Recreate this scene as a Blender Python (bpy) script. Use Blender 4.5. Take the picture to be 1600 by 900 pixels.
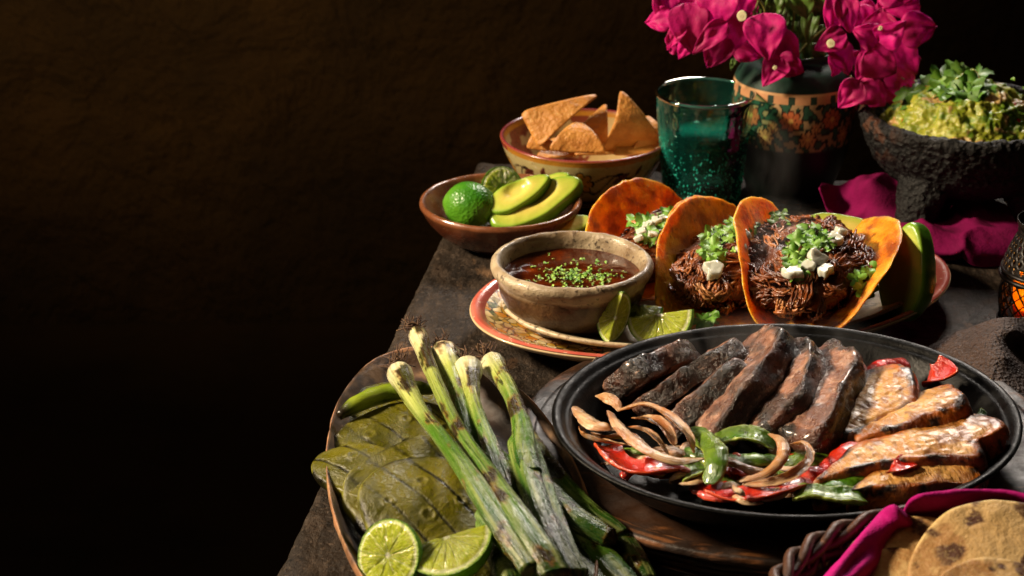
import bpy, random, math
from math import sin, cos, pi, radians, sqrt, atan2, exp, hypot
from mathutils import Vector, Matrix, noise
random.seed(7)
R_ = random.Random(11)
for o in list(bpy.data.objects): bpy.data.objects.remove(o)
sc = bpy.context.scene
COL = sc.collection

# ------------------------------------------------------------------ camera, world, light, exposure
CAMH, PITCH, FPX = .59, radians(23), 3000.0
cd = bpy.data.cameras.new('camera'); cam = bpy.data.objects.new('camera', cd); COL.objects.link(cam)
cam.location = (0, 0, CAMH); cam.rotation_euler = (pi/2 - PITCH, 0, 0)
cd.sensor_width = 36; cd.lens = 36*FPX/1600; cd.clip_start = .02; cd.clip_end = 60
cd.dof.use_dof = True; cd.dof.focus_distance = 1.27; cd.dof.aperture_fstop = 13
sc.camera = cam
w = bpy.data.worlds.new('World'); sc.world = w; w.use_nodes = True
w.node_tree.nodes['Background'].inputs[0].default_value = (1, .8, .6, 1)
w.node_tree.nodes['Background'].inputs[1].default_value = .002
sc.view_settings.view_transform = 'Standard'; sc.view_settings.look = 'None'
sc.view_settings.exposure = 0; sc.view_settings.gamma = 1
sc.cycles.max_bounces = 10; sc.cycles.transparent_max_bounces = 12; sc.cycles.transmission_bounces = 10
sc.cycles.volume_step_rate = 1; sc.cycles.volume_bounces = 1
def lamp(name, kind, loc, target, energy, color, **k):
    l = bpy.data.lights.new(name, kind); o = bpy.data.objects.new(name, l); COL.objects.link(o)
    o.location = loc; d = Vector(target) - Vector(loc); o.rotation_euler = d.to_track_quat('-Z', 'Y').to_euler()
    l.energy = energy; l.color = color
    for a, b in k.items(): setattr(l, a, b)
    return o
lamp('key_light', 'SPOT', (-1.38, 1.22, .98), (.12, 1.22, 0), 350, (1, .80, .56), shadow_soft_size=.15, spot_size=radians(46), spot_blend=1.0)
lamp('fill_light', 'AREA', (-.9, .25, 1.5), (.2, 1.25, 0), 2.6, (1, .78, .55), size=.7)  # added unseen fill, keeps the shadows from going pure black
lamp('back_light', 'AREA', (.45, 2.45, 1.0), (.2, 1.2, 0), 3.2, (1, .9, .8), size=.35, spread=radians(70))  # added unseen source behind the table, gives the food its sheen
lamp('wall_fill', 'SPOT', (-1.2, 1.0, 1.1), (-.62, 3.0, .42), 120, (1, .62, .22), shadow_soft_size=.2, spot_size=radians(56), spot_blend=1.0)  # added unseen spot that puts a faint brown glow on the plaster

# ------------------------------------------------------------------ helpers
def ray(px, py):
    x = (px-800)/FPX; y = -(py-450)/FPX
    return Vector((x, cos(PITCH)+y*sin(PITCH), -sin(PITCH)+y*cos(PITCH)))
def P(px, py, z=0.0):
    d = ray(px, py); return Vector((0, 0, CAMH)) + d*((z-CAMH)/d.z)
def Vy(px, py, Y):
    d = ray(px, py); return Vector((0, 0, CAMH)) + d*(Y/d.y)
def hx(s):
    s = s.lstrip('#'); c = [int(s[i:i+2], 16)/255 for i in (0, 2, 4)]
    return tuple(v/12.92 if v <= .04045 else ((v+.055)/1.055)**2.4 for v in c)
def mixc(a, b, t):
    t = max(0, min(1, t)); return tuple(a[i]+(b[i]-a[i])*t for i in range(3))
def ss(a, b, x):
    t = max(0, min(1, (x-a)/(b-a) if b != a else 0)); return t*t*(3-2*t)
def nz(p, f, s=0, o=3):
    return noise.fractal(Vector((p[0]*f+s*7.1, p[1]*f-s*3.3, p[2]*f+s*5.7)), 1.0, 2.0, o)
def basis(O, X, N):
    N = Vector(N).normalized(); X = Vector(X); X = (X - N*X.dot(N)).normalized(); Y = N.cross(X)
    m = Matrix((X, Y, N)).transposed().to_4x4(); m.translation = Vector(O); return m
def crom(pts, n):
    pts = [tuple(p) for p in pts]; D = len(pts[0]); out = []
    q = [tuple(2*pts[0][i]-pts[1][i] for i in range(D))] + pts + [tuple(2*pts[-1][i]-pts[-2][i] for i in range(D))]
    S = len(pts)-1
    for k in range(n+1):
        t = k/n*S; i = min(int(t), S-1); f = t-i
        a, b, c, d = q[i:i+4]
        out.append(tuple(.5*((2*b[j])+(-a[j]+c[j])*f+(2*a[j]-5*b[j]+4*c[j]-d[j])*f*f+(-a[j]+3*b[j]-3*c[j]+d[j])*f**3) for j in range(D)))
    return out

def tag(o, label=None, cat=None, group=None, kind=None):
    if label: o['label'] = label
    if cat: o['category'] = cat
    if group: o['group'] = group
    if kind: o['kind'] = kind
    return o
def thing(name, label, cat, loc, group=None):
    o = bpy.data.objects.new(name, None); COL.objects.link(o); o.location = loc; o.empty_display_size = .02
    return tag(o, label, cat, group)

def mk(name, geo, mat, parent=None, M=None, disp=None, colf=None, smooth=True, solid=None, bevel=None, sub=0, origin=None, uv=None):
    """geo = (verts, faces, ab). disp = [(amp, freq, octaves, seed)]. colf(ab, co, normal) -> rgb"""
    V, F, AB = geo
    V = [Vector(v) for v in V]
    UV = [c for i, v in enumerate(V) for c in (v if uv == 'local' else uv(AB[i]))] if uv else None
    if M is not None: V = [M @ v for v in V]
    me = bpy.data.meshes.new(name); me.from_pydata(V, [], F); me.update()
    if disp:
        ns = [Vector(n.vector) for n in me.vertex_normals]
        for i, v in enumerate(V):
            d = 0
            for e in disp:
                if callable(e): d += e(AB[i], v)
                else:
                    amp, fr, oc, sd = e; d += amp*nz(v, fr, sd, oc)
            V[i] = v + ns[i]*d
    if origin is None:
        if parent is not None:
            O = Vector(parent.location) if parent.type == 'EMPTY' else Vector(parent['_o'])
        else:
            lo = [min(v[i] for v in V) for i in range(3)]; hi = [max(v[i] for v in V) for i in range(3)]
            O = Vector(((lo[0]+hi[0])/2, (lo[1]+hi[1])/2, lo[2]))
    else: O = Vector(origin)
    flat = []
    for v in V: flat += [v.x-O.x, v.y-O.y, v.z-O.z]
    me.vertices.foreach_set('co', flat); me.update()
    if smooth: me.polygons.foreach_set('use_smooth', [True]*len(me.polygons))
    if colf:
        ns = [Vector(n.vector) for n in me.vertex_normals]
        at = me.color_attributes.new('Col', 'FLOAT_COLOR', 'POINT'); c = []
        for i, v in enumerate(V):
            r = colf(AB[i] if AB else None, v, ns[i]); c += [max(0, r[0]), max(0, r[1]), max(0, r[2]), 1]
        at.data.foreach_set('color', c)
    if UV:
        at = me.attributes.new('Uvw', 'FLOAT_VECTOR', 'POINT'); at.data.foreach_set('vector', UV)
    me.materials.append(mat)
    o = bpy.data.objects.new(name, me); COL.objects.link(o)
    if parent is not None:
        o.parent = parent
        o['_o'] = tuple(O)
    else:
        o.location = O; o['_o'] = tuple(O)
    if sub: m = o.modifiers.new('s', 'SUBSURF'); m.levels = m.render_levels = sub
    if solid: m = o.modifiers.new('t', 'SOLIDIFY'); m.thickness = solid; m.offset = 0
    if bevel: m = o.modifiers.new('b', 'BEVEL'); m.width = bevel; m.segments = 2
    return o
def mkt(name, geo, mat, label, cat, group=None, **k):
    return tag(mk(name, geo, mat, **k), label, cat, group)

def surf(fn, nu, nv, wu=False, wv=False):
    V = []; AB = []; F = []
    for i in range(nu if wu else nu+1):
        for j in range(nv if wv else nv+1):
            u, v = i/nu, j/nv; V.append(fn(u, v)); AB.append((u, v))
    A = nu if wu else nu+1; B = nv if wv else nv+1
    for i in range(nu):
        for j in range(nv):
            F.append((i*B+j, ((i+1) % A)*B+j, ((i+1) % A)*B+(j+1) % B, i*B+(j+1) % B))
    return V, F, AB
def join(gs):
    V, F, AB = [], [], []
    for g in gs:
        n = len(V); V += [Vector(v) for v in g[0]]; F += [tuple(a+n for a in f) for f in g[1]]; AB += list(g[2])
    return V, F, AB
def xf(g, M): return [M @ Vector(v) for v in g[0]], g[1], g[2]
def lathe(prof, n=96, res=60, center=(0, 0, 0), sx=1, sy=1, rot=0, smooth_prof=True, rf=None):
    """profile [(r,z)] swept round; ab=(profile fraction, angle fraction)"""
    pr = crom(prof, res) if smooth_prof else [tuple(p) for p in prof]
    m = len(pr)-1; V = []; AB = []; F = []
    for i, (r, z) in enumerate(pr):
        for j in range(n):
            a = 2*pi*j/n; rr = max(r, 0.00002)
            if rf: rr = rf(rr, z, a, i/m)
            x, y = rr*cos(a)*sx, rr*sin(a)*sy
            V.append((center[0]+x*cos(rot)-y*sin(rot), center[1]+x*sin(rot)+y*cos(rot), center[2]+z)); AB.append((i/m, j/n))
    for i in range(m):
        for j in range(n):
            F.append((i*n+j, i*n+(j+1) % n, (i+1)*n+(j+1) % n, (i+1)*n+j))
    return V, F, AB
SL = [(0, 1), (.2, 1), (.4, 1), (.6, 1), (.75, 1), (.87, .97), (.94, .9), (.98, .7), (1, .35), (1, -.35), (.98, -.7), (.94, -.9), (.86, -.98), (.7, -1), (.35, -1), (0, -1)]
SLF = [(0, 1)] + [(i/14*.9, 1) for i in range(1, 15)] + [(.94, .95), (.975, .8), (.995, .5), (1, .15), (1, -.2), (.99, -.6), (.96, -.9), (.9, -1), (.6, -1), (.3, -1), (0, -1)]
def slab(outl, h, na=64, prof=SL, zf=None):
    """pillow-edged slab; ab=(radial fraction, angle fraction, top/bottom)"""
    V = [(0, 0, h*prof[0][1] + (zf(0, 0) if zf else 0))]; AB = [(0, 0, 1)]; F = []
    mid = prof[1:-1]
    for s, z in mid:
        for j in range(na):
            x, y = outl(2*pi*j/na); x *= s; y *= s
            V.append((x, y, h*z + (zf(x, y) if zf else 0))); AB.append((s, j/na, z))
    V.append((0, 0, h*prof[-1][1] + (zf(0, 0) if zf else 0))); AB.append((0, 0, -1))
    for j in range(na): F.append((0, 1+j, 1+(j+1) % na))
    for i in range(len(mid)-1):
        for j in range(na):
            a = 1+i*na; b = a+na
            F.append((a+j, b+j, b+(j+1) % na, a+(j+1) % na))
    a = 1+(len(mid)-1)*na; e = len(V)-1
    for j in range(na): F.append((a+j, e, a+(j+1) % na))
    return V, F, AB
def sweep(path, cs, n=40, m=14, up=(0, 0, 1), roll=None, closed_ends=True):
    """cs(s, th) -> (side, up) offsets; ab=(s, th fraction)"""
    pts = [Vector(p) for p in crom(path, n)]
    V, AB, F = [], [], []
    up = Vector(up)
    for i, p in enumerate(pts):
        T = (pts[min(i+1, n)]-pts[max(i-1, 0)]).normalized()
        S = T.cross(up)
        if S.length < 1e-4: S = Vector((1, 0, 0))
        S.normalize(); U = S.cross(T).normalized(); s = i/n
        if roll:
            r = roll(s); S, U = S*cos(r)+U*sin(r), U*cos(r)-S*sin(r)
        for j in range(m):
            a, b = cs(s, 2*pi*j/m); V.append(p+S*a+U*b); AB.append((s, j/m))
    for i in range(n):
        for j in range(m):
            F.append((i*m+j, i*m+(j+1) % m, (i+1)*m+(j+1) % m, (i+1)*m+j))
    if closed_ends:
        F.append(tuple(range(m-1, -1, -1))); F.append(tuple(n*m+j for j in range(m)))
    return V, F, AB
def tube(path, rad, n=30, m=8, **k):
    rf = rad if callable(rad) else (lambda s: rad)
    return sweep(path, lambda s, t: (rf(s)*cos(t), rf(s)*sin(t)), n, m, **k)
def ell(a, b, p=2.0, wob=0, sd=0):
    def f(t):
        c, s = cos(t), sin(t); r = (abs(c)**p+abs(s)**p)**(-1/p)
        r *= 1+wob*noise.noise(Vector((c*1.6+sd, s*1.6, sd*.37)))
        return a*r*c, b*r*s
    return f
def boxgeo(cx, cy, cz, x, y, z):
    V = [(cx+sx*x/2, cy+sy*y/2, cz+sz*z/2) for sx in (-1, 1) for sy in (-1, 1) for sz in (-1, 1)]
    return V, [(0, 1, 3, 2), (4, 6, 7, 5), (0, 4, 5, 1), (2, 3, 7, 6), (0, 2, 6, 4), (1, 5, 7, 3)], [(0, 0)]*8

# ------------------------------------------------------------------ materials
def M(name, base='attr', layers=(), rough=.5, rv=0, rs=60, bumps=(), uvw=False, **k):
    """layers: (kind, scale, lo, hi, colour, amount, detail, stretch); bumps: (kind, scale, metres, detail)"""
    m = bpy.data.materials.new(name); m.use_nodes = True; nt = m.node_tree; N = nt.nodes; L = nt.links
    B = N['Principled BSDF']; tc = N.new('ShaderNodeTexCoord'); oi = N.new('ShaderNodeObjectInfo')
    va = N.new('ShaderNodeVectorMath'); va.operation = 'MULTIPLY_ADD'
    cx = N.new('ShaderNodeCombineXYZ'); L.new(oi.outputs['Random'], cx.inputs[0]); L.new(oi.outputs['Random'], cx.inputs[2])
    L.new(cx.outputs[0], va.inputs[0]); va.inputs[1].default_value = (3, 3, 3)
    if uvw:
        ua = N.new('ShaderNodeAttribute'); ua.attribute_name = 'Uvw'; L.new(ua.outputs['Vector'], va.inputs[2])
    else: L.new(tc.outputs['Object'], va.inputs[2])
    def tex(kind, scale, detail=4, stretch=None):
        src = va.outputs[0]
        if stretch:
            mp = N.new('ShaderNodeMapping'); mp.inputs['Scale'].default_value = stretch[:3]
            if len(stretch) > 3: mp.inputs['Rotation'].default_value = (0, 0, stretch[3])
            L.new(src, mp.inputs[0]); src = mp.outputs[0]
        if kind.startswith('vor'):
            t = N.new('ShaderNodeTexVoronoi'); t.inputs['Scale'].default_value = scale
            if kind == 'voredge': t.feature = 'DISTANCE_TO_EDGE'
            L.new(src, t.inputs['Vector']); return t.outputs['Distance']
        t = N.new('ShaderNodeTexNoise'); t.inputs['Scale'].default_value = scale; t.inputs['Detail'].default_value = detail
        t.inputs['Roughness'].default_value = .62
        if kind == 'warp': t.inputs['Distortion'].default_value = 1.5
        L.new(src, t.inputs['Vector']); return t.outputs['Fac']
    if base == 'attr':
        a = N.new('ShaderNodeAttribute'); a.attribute_name = 'Col'; col = a.outputs['Color']
    elif base == 'mosaic':
        t = N.new('ShaderNodeTexVoronoi'); t.inputs['Scale'].default_value = k.pop('mscale', 130); L.new(va.outputs[0], t.inputs['Vector'])
        sp = N.new('ShaderNodeSeparateColor'); L.new(t.outputs['Color'], sp.inputs[0])
        r = N.new('ShaderNodeValToRGB'); r.color_ramp.interpolation = 'CONSTANT'; e = r.color_ramp.elements
        cols = k.pop('mcols'); e[0].color = (*cols[0], 1); e[1].position = 1/len(cols); e[1].color = (*cols[1], 1)
        for i in range(2, len(cols)): q = e.new(i/len(cols)); q.color = (*cols[i], 1)
        L.new(sp.outputs[0], r.inputs[0]); col = r.outputs[0]
    else:
        rg = N.new('ShaderNodeRGB'); rg.outputs[0].default_value = (*base, 1); col = rg.outputs[0]
    for ly in layers:
        kind, scale, lo, hi, c, amt = ly[:6]; det = ly[6] if len(ly) > 6 else 4; st = ly[7] if len(ly) > 7 else None
        f = tex(kind, scale, det, st); mr = N.new('ShaderNodeMapRange'); L.new(f, mr.inputs[0])
        mr.inputs[1].default_value = lo; mr.inputs[2].default_value = hi; mr.inputs[3].default_value = 0; mr.inputs[4].default_value = amt
        mx = N.new('ShaderNodeMix'); mx.data_type = 'RGBA'
        if c == 'dark': mx.blend_type = 'MULTIPLY'; c = (.15, .12, .1)
        elif c == 'half': mx.blend_type = 'MULTIPLY'; c = (.55, .5, .45)
        L.new(mr.outputs[0], mx.inputs[0]); L.new(col, mx.inputs[6]); mx.inputs[7].default_value = (*c, 1); col = mx.outputs[2]
    L.new(col, B.inputs['Base Color'])
    if rv:
        mr = N.new('ShaderNodeMapRange'); L.new(tex('noise', rs, 3), mr.inputs[0]); mr.inputs[1].default_value = .35; mr.inputs[2].default_value = .65
        mr.inputs[3].default_value = rough-rv; mr.inputs[4].default_value = rough+rv; L.new(mr.outputs[0], B.inputs['Roughness'])
    else: B.inputs['Roughness'].default_value = rough
    prev = None
    for b in bumps:
        kind, scale, dist = b[:3]; det = b[3] if len(b) > 3 else 4; st = b[4] if len(b) > 4 else None
        bp = N.new('ShaderNodeBump'); bp.inputs['Distance'].default_value = dist; bp.inputs['Strength'].default_value = 1
        L.new(tex(kind, scale, det, st), bp.inputs['Height'])
        if prev: L.new(prev, bp.inputs['Normal'])
        prev = bp.outputs[0]
    if prev: L.new(prev, B.inputs['Normal'])
    names = dict(metal='Metallic', sss='Subsurface Weight', sr='Subsurface Radius', sscale='Subsurface Scale', coat='Coat Weight', cr='Coat Roughness',
                 trans='Transmission Weight', ior='IOR', sheen='Sheen Weight', spec='Specular IOR Level', em='Emission Strength', emc='Emission Color', alpha='Alpha', shr='Sheen Roughness')
    for a, v in k.items():
        B.inputs[names[a]].default_value = v
    return m
MT = {}
MT['table'] = M('weathered_table', hx('#302821'), [('noise', 14, .35, .7, hx('#0f0d0b'), .9, 6), ('noise', 70, .50, .66, hx('#4a3e34'), .7, 10, (1, .35, 1, .14)), ('noise', 260, .56, .66, hx('#5e5044'), .5, 6),
    ('noise', 34, .62, .70, hx('#7d6148'), .7, 10, (1, .3, 1, .14)), ('warp', 11, .6, .7, hx('#4a3626'), .6, 8), ('noise', 120, .62, .68, hx('#0a0807'), .8, 8)], rough=.5, rv=.16, rs=70,
    bumps=[('noise', 26, .003, 8), ('noise', 150, .0026, 10, (1, .3, 1, .14)), ('noise', 420, .0010, 8), ('warp', 70, .0018, 8)], spec=.14)
MT['wall'] = M('dark_plaster', hx('#4a3518'), [('noise', 1.5, .35, .65, hx('#20170e'), .8, 6), ('warp', 5, .55, .7, hx('#4a3820'), .5, 8)], rough=.9,
    bumps=[('warp', 4, .09, 8), ('noise', 16, .03, 10)])
MT['floor'] = M('dark_floor', hx('#3a2a16'), [('noise', 4, .45, .7, hx('#20170e'), .8)], rough=.8, bumps=[('noise', 12, .004)])
MT['onion_stalk'] = M('scallion_skin', 'attr', [('noise', 260, .48, .68, hx('#4c5c16'), .45, 4, (1, 1, .08)), ('noise', 420, .56, .68, hx('#ccd08a'), .22, 3, (1, 1, .06)), ('noise', 110, .61, .65, hx('#1a110a'), .85, 7, (1, 1, .3)), ('noise', 60, .62, .72, hx('#5a3c1c'), .4, 6)],
    rough=.26, rv=.08, rs=200, bumps=[('noise', 420, .0012, 4, (1, 1, .08)), ('noise', 140, .0009, 5, (1, 1, .5))], spec=.3, uvw=True)
MT['roots'] = M('charred_roots', hx('#3a2110'), [('noise', 300, .45, .6, hx('#7a5a35'), .5)], rough=.8)
MT['tray'] = M('rustic_clay_tray', 'attr', [('noise', 40, .45, .65, hx('#2c1b12'), .8, 8), ('noise', 130, .6, .7, hx('#a5825c'), .5, 6)], rough=.55, rv=.12,
    bumps=[('noise', 60, .0012, 8), ('noise', 220, .0004, 6)])
MT['nopal'] = M('grilled_cactus', 'attr', [('noise', 60, .45, .7, hx('#34360a'), .7, 6), ('noise', 160, .55, .7, hx('#6c6a20'), .25, 6)], rough=.34, rv=.12, rs=120,
    bumps=[('warp', 70, .0013, 6), ('noise', 220, .0010, 6)], spec=.42)
MT['chile'] = M('roasted_chile', 'attr', [('noise', 90, .55, .68, hx('#20180a'), .8, 6)], rough=.3, bumps=[('noise', 150, .0008, 6)])
MT['lime_skin'] = M('lime_peel', 'attr', [('noise', 60, .4, .7, hx('#2f6a12'), .4)], rough=.33, bumps=[('voronoi', 420, .0005)], spec=.5)
MT['lime_flesh'] = M('lime_flesh', 'attr', [('noise', 260, .52, .7, hx('#eef0a8'), .5, 3, (1, 5, 1))], rough=.12, coat=.3, bumps=[('noise', 330, .0030, 3, (1, 5, 1)), ('noise', 900, .0004, 2)], sss=.35, sscale=.01, sr=(1, .9, .2), spec=.6, uvw=True)
MT['plate'] = M('painted_plate_rim', 'attr', [('noise', 200, .62, .66, hx('#e8d8b8'), .6, 6)], rough=.22, bumps=[('noise', 60, .0004)], coat=.4)
MT['mosaic'] = M('painted_floral_glaze', 'mosaic', [('voredge', 145, .10, .03, hx('#1c120c'), .95), ('noise', 40, .5, .6, hx('#9c3e1c'), .45), ('noise', 90, .45, .55, hx('#caa030'), .35)],
    mscale=145, mcols=[hx('#d9bd7c'), hx('#d98a1e'), hx('#e0cfa0'), hx('#4e5a26'), hx('#c9a23a'), hx('#dcb98c'), hx('#a8401c'), hx('#e3cd96')], rough=.25, coat=.3, bumps=[('noise', 80, .0004)])
MT['cream_plate'] = M('crackled_cream_plate', hx('#b9a88a'), [('noise', 120, .56, .62, hx('#3c3a22'), .9, 3), ('noise', 260, .58, .66, hx('#5a3a20'), .8, 6), ('noise', 25, .4, .7, hx('#8b7656'), .6)],
    rough=.4, rv=.12, bumps=[('noise', 160, .0007, 8), ('voredge', 160, .0003)])
MT['sauce_bowl'] = M('speckled_stoneware', 'attr', [('noise', 240, .56, .64, hx('#2a1a0e'), .85, 8), ('noise', 50, .5, .75, hx('#7b5c38'), .5, 6)], rough=.42, rv=.12,
    bumps=[('noise', 120, .0012, 8), ('noise', 420, .0005, 6)], coat=.15)
MT['sauce'] = M('red_brown_broth', hx('#3a1204'), [('noise', 50, .5, .7, hx('#6a2606'), .8, 6), ('noise', 160, .6, .7, hx('#a04c0c'), .35, 4)], rough=.08, bumps=[('noise', 60, .0008, 3)], coat=.6, cr=.03)
MT['herb'] = M('cilantro', 'attr', [('noise', 300, .4, .7, 'half', .4)], rough=.45, bumps=[('noise', 500, .0004)], sss=.1, sscale=.002)
MT['onion_dice'] = M('raw_onion', hx('#bcbeb2'), [('noise', 200, .5, .7, hx('#a9aa96'), .4)], rough=.14, sss=.7, sscale=.007, sr=(1, .9, .8), bumps=[('noise', 300, .0006)])
MT['taco'] = M('red_corn_tortilla', 'attr', [('noise', 34, .46, .62, hx('#742a06'), .85, 8), ('noise', 110, .6, .7, hx('#3a1406'), .7, 6), ('noise', 20, .52, .66, hx('#f0a21e'), .7, 5)], rough=.36, rv=.1,
    bumps=[('noise', 80, .0022, 5), ('noise', 300, .0009, 4)], sss=.85, sscale=.009, sr=(1, .62, .2))
MT['beef'] = M('shredded_beef', 'attr', [('noise', 300, .5, .72, 'dark', .4, 4)], rough=.3, rv=.12, rs=250, bumps=[('noise', 600, .0006, 4, (1, .4, 1))], spec=.5)
MT['clay'] = M('brown_glazed_clay', 'attr', [('noise', 40, .45, .7, hx('#2a120a'), .7, 6), ('noise', 200, .64, .7, hx('#a08870'), .5)], rough=.3, rv=.1, coat=.3, bumps=[('noise', 90, .0004, 6)])
MT['avocado'] = M('avocado_flesh', 'attr', [('noise', 60, .5, .7, hx('#8f9636'), .3)], rough=.3, bumps=[('noise', 120, .0006)], sss=.15, sscale=.004, sr=(1, 1, .3))
MT['chip'] = M('fried_tortilla_chip', hx('#c88a3e'), [('noise', 60, .4, .7, hx('#9a5a1e'), .6, 5), ('noise', 160, .55, .7, hx('#deb068'), .5, 5), ('noise', 320, .64, .7, hx('#6a3510'), .7)], rough=.5,
    bumps=[('noise', 110, .0028, 3), ('noise', 420, .0004)], sss=.08, sscale=.003)
MT['painted_bowl'] = M('hand_painted_bowl', 'attr', [('noise', 30, .4, .75, 'half', .4, 6), ('noise', 240, .62, .68, hx('#4a3018'), .6, 6)], rough=.28, rv=.08, coat=.3, bumps=[('noise', 70, .0005)])
MT['stone'] = M('basalt', 'attr', [('noise', 180, .5, .68, hx('#2c2a28'), .35, 6), ('voronoi', 210, .22, .05, hx('#080706'), .8)], rough=.6, rv=.15, rs=200,
    bumps=[('voronoi', 230, .0016), ('noise', 190, .0026, 8)], spec=.3)
MT['guac'] = M('guacamole', 'attr', [('noise', 130, .5, .7, hx('#c9c458'), .35, 4), ('noise', 200, .6, .7, hx('#5c7a1a'), .6, 4)], rough=.24, rv=.08, bumps=[('noise', 160, .0013, 5), ('noise', 420, .0006)], sss=.1, sscale=.003)
MT['tomato'] = M('tomato', hx('#b52413'), rough=.22, bumps=[('noise', 200, .0006)], coat=.3)
MT['magenta_cloth'] = M('magenta_linen', hx('#ac0c70'), [('noise', 30, .4, .7, hx('#7c084c'), .5), ('noise', 700, .5, .75, hx('#c03a8c'), .35, 2)], rough=.85, sheen=.0, spec=.15,
    bumps=[('noise', 900, .0005, 2), ('noise', 90, .0016, 4)])
MT['magenta_dark'] = M('plum_linen', hx('#740a44'), [('noise', 30, .4, .7, hx('#460828'), .6)], rough=.85, sheen=.0, spec=.1, bumps=[('noise', 700, .0005, 2), ('noise', 60, .0015, 4)])
MT['brown_cloth'] = M('brown_leathery_cloth', hx('#3b2b24'), [('noise', 50, .45, .7, hx('#231813'), .6), ('noise', 380, .58, .68, hx('#6b5346'), .4, 3)], rough=.6,
    bumps=[('noise', 300, .0034, 3), ('voronoi', 420, .0012)], spec=.25)
MT['black_metal'] = M('dark_metal', hx('#1a1817'), [('noise', 120, .55, .7, hx('#3a332c'), .5)], rough=.38, metal=.7, bumps=[('noise', 240, .0003)])
MT['iron'] = M('cast_iron', hx('#050505'), [('noise', 22, .52, .7, hx('#0d0b0a'), .6, 8), ('noise', 160, .66, .72, hx('#3a3028'), .5, 6)], rough=.42, rv=.12, rs=60, metal=.0,
    bumps=[('noise', 500, .0003, 4), ('noise', 36, .0005, 6)], spec=.13)
MT['board'] = M('scorched_wood', 'attr', [('noise', 24, .42, .68, hx('#160d08'), .85, 8, (.4, 1, 1)), ('noise', 120, .58, .7, hx('#7a4c28'), .55, 8, (.3, 1, 1))], rough=.5, rv=.12,
    bumps=[('noise', 90, .0012, 8, (.25, 1, 1)), ('noise', 260, .0004, 6)])
MT['steak'] = M('grilled_beef', 'attr', [('noise', 170, .54, .68, 'dark', .6, 6, (1.6, .5, 1)), ('noise', 70, .5, .7, 'half', .6, 5), ('noise', 420, .60, .7, hx('#c49a80'), .35, 2, (.35, 1, 1))], rough=.33, rv=.12, rs=180,
    bumps=[('noise', 240, .0028, 6, (1.5, .35, 1)), ('noise', 90, .0022, 5), ('noise', 600, .0008, 4)], spec=.6, coat=.55, cr=.14, uvw=True)
MT['chicken'] = M('grilled_chicken', 'attr', [('noise', 90, .5, .68, 'half', .4, 6), ('noise', 260, .58, .68, hx('#c88a3c'), .25, 3)], rough=.36, rv=.1, rs=150,
    bumps=[('noise', 260, .0014, 4, (1.8, .4, 1, .35)), ('noise', 420, .0006, 4)], spec=.45, coat=.3, cr=.25, uvw=True, sss=.1, sscale=.004, sr=(1, .6, .3))
MT['fried_onion'] = M('charred_onion', 'attr', [('noise', 420, .45, .7, hx('#8a5c40'), .55, 3, (1, 1, .06)), ('noise', 70, .50, .66, hx('#9a5218'), .7, 6), ('noise', 160, .62, .70, hx('#2a1408'), .7, 6)], rough=.24, bumps=[('noise', 600, .0006, 5, (1, 1, .12)), ('noise', 130, .0007, 4)], sss=.2, sscale=.004, sr=(1, .7, .4), spec=.55, uvw=True)
MT['red_pepper'] = M('red_pepper', 'attr', [('noise', 90, .5, .7, hx('#7c0a04'), .5), ('noise', 120, .63, .7, hx('#1e0a06'), .8, 7), ('noise', 50, .6, .75, hx('#e04a1c'), .5)], rough=.22, rv=.06, coat=.4, cr=.08, bumps=[('noise', 150, .0012, 6), ('noise', 420, .0005, 4)], uvw=True)
MT['green_pepper'] = M('green_pepper', 'attr', [('noise', 90, .45, .7, hx('#24400a'), .6), ('noise', 110, .58, .68, hx('#14120a'), .8, 7), ('noise', 50, .58, .75, hx('#8aa03a'), .3)], rough=.24, rv=.06, coat=.35, cr=.1, bumps=[('noise', 140, .0014, 6), ('noise', 420, .0005, 4)], uvw=True)
MT['corn_tortilla'] = M('corn_tortilla', 'attr', [('noise', 55, .45, .7, hx('#a88048'), .35, 6), ('noise', 120, .66, .72, hx('#4a260c'), .8, 5), ('noise', 400, .5, .7, hx('#d8bc80'), .3, 3)], rough=.6,
    bumps=[('noise', 140, .0009, 5), ('noise', 420, .0006)])
MT['wicker'] = M('woven_cane', hx('#4a2a16'), [('noise', 80, .45, .7, hx('#1e0f08'), .7, 6), ('noise', 200, .6, .7, hx('#8a5c34'), .6, 6)], rough=.45, bumps=[('noise', 160, .0008, 6)])
MT['bract'] = M('bougainvillea_bract', 'attr', [('noise', 40, .4, .7, hx('#5e0030'), .5, 4), ('voredge', 130, .05, .0, hx('#7a0840'), .25)], rough=.6, sss=.25, sscale=.0025, sr=(1, .25, .8), bumps=[('noise', 90, .0010, 4), ('voredge', 120, .0004)], spec=.3)
MT['leaf'] = M('green_leaf', 'attr', [('noise', 40, .4, .7, hx('#20300c'), .6)], rough=.5, bumps=[('noise', 90, .0012, 4)])
MT['cream'] = M('cream_floret', hx('#e8dcb0'), rough=.6)
MT['stem'] = M('plant_stem', hx('#5d5a1c'), [('noise', 60, .5, .7, hx('#3a2a14'), .6)], rough=.6)
MT['vase'] = M('painted_vase', 'attr', [('noise', 60, .45, .75, 'half', .45, 6)], rough=.5, spec=.3, bumps=[('noise', 60, .0006)])
MT['glass'] = M('teal_glass', hx('#9be6d8'), rough=.02, trans=1.0, ior=1.48, bumps=[('noise', 60, .0009, 2)])
MT['water'] = M('water', hx('#eefcf8'), rough=.0, trans=1.0, ior=1.33, bumps=[('noise', 50, .0004, 2)])
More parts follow.
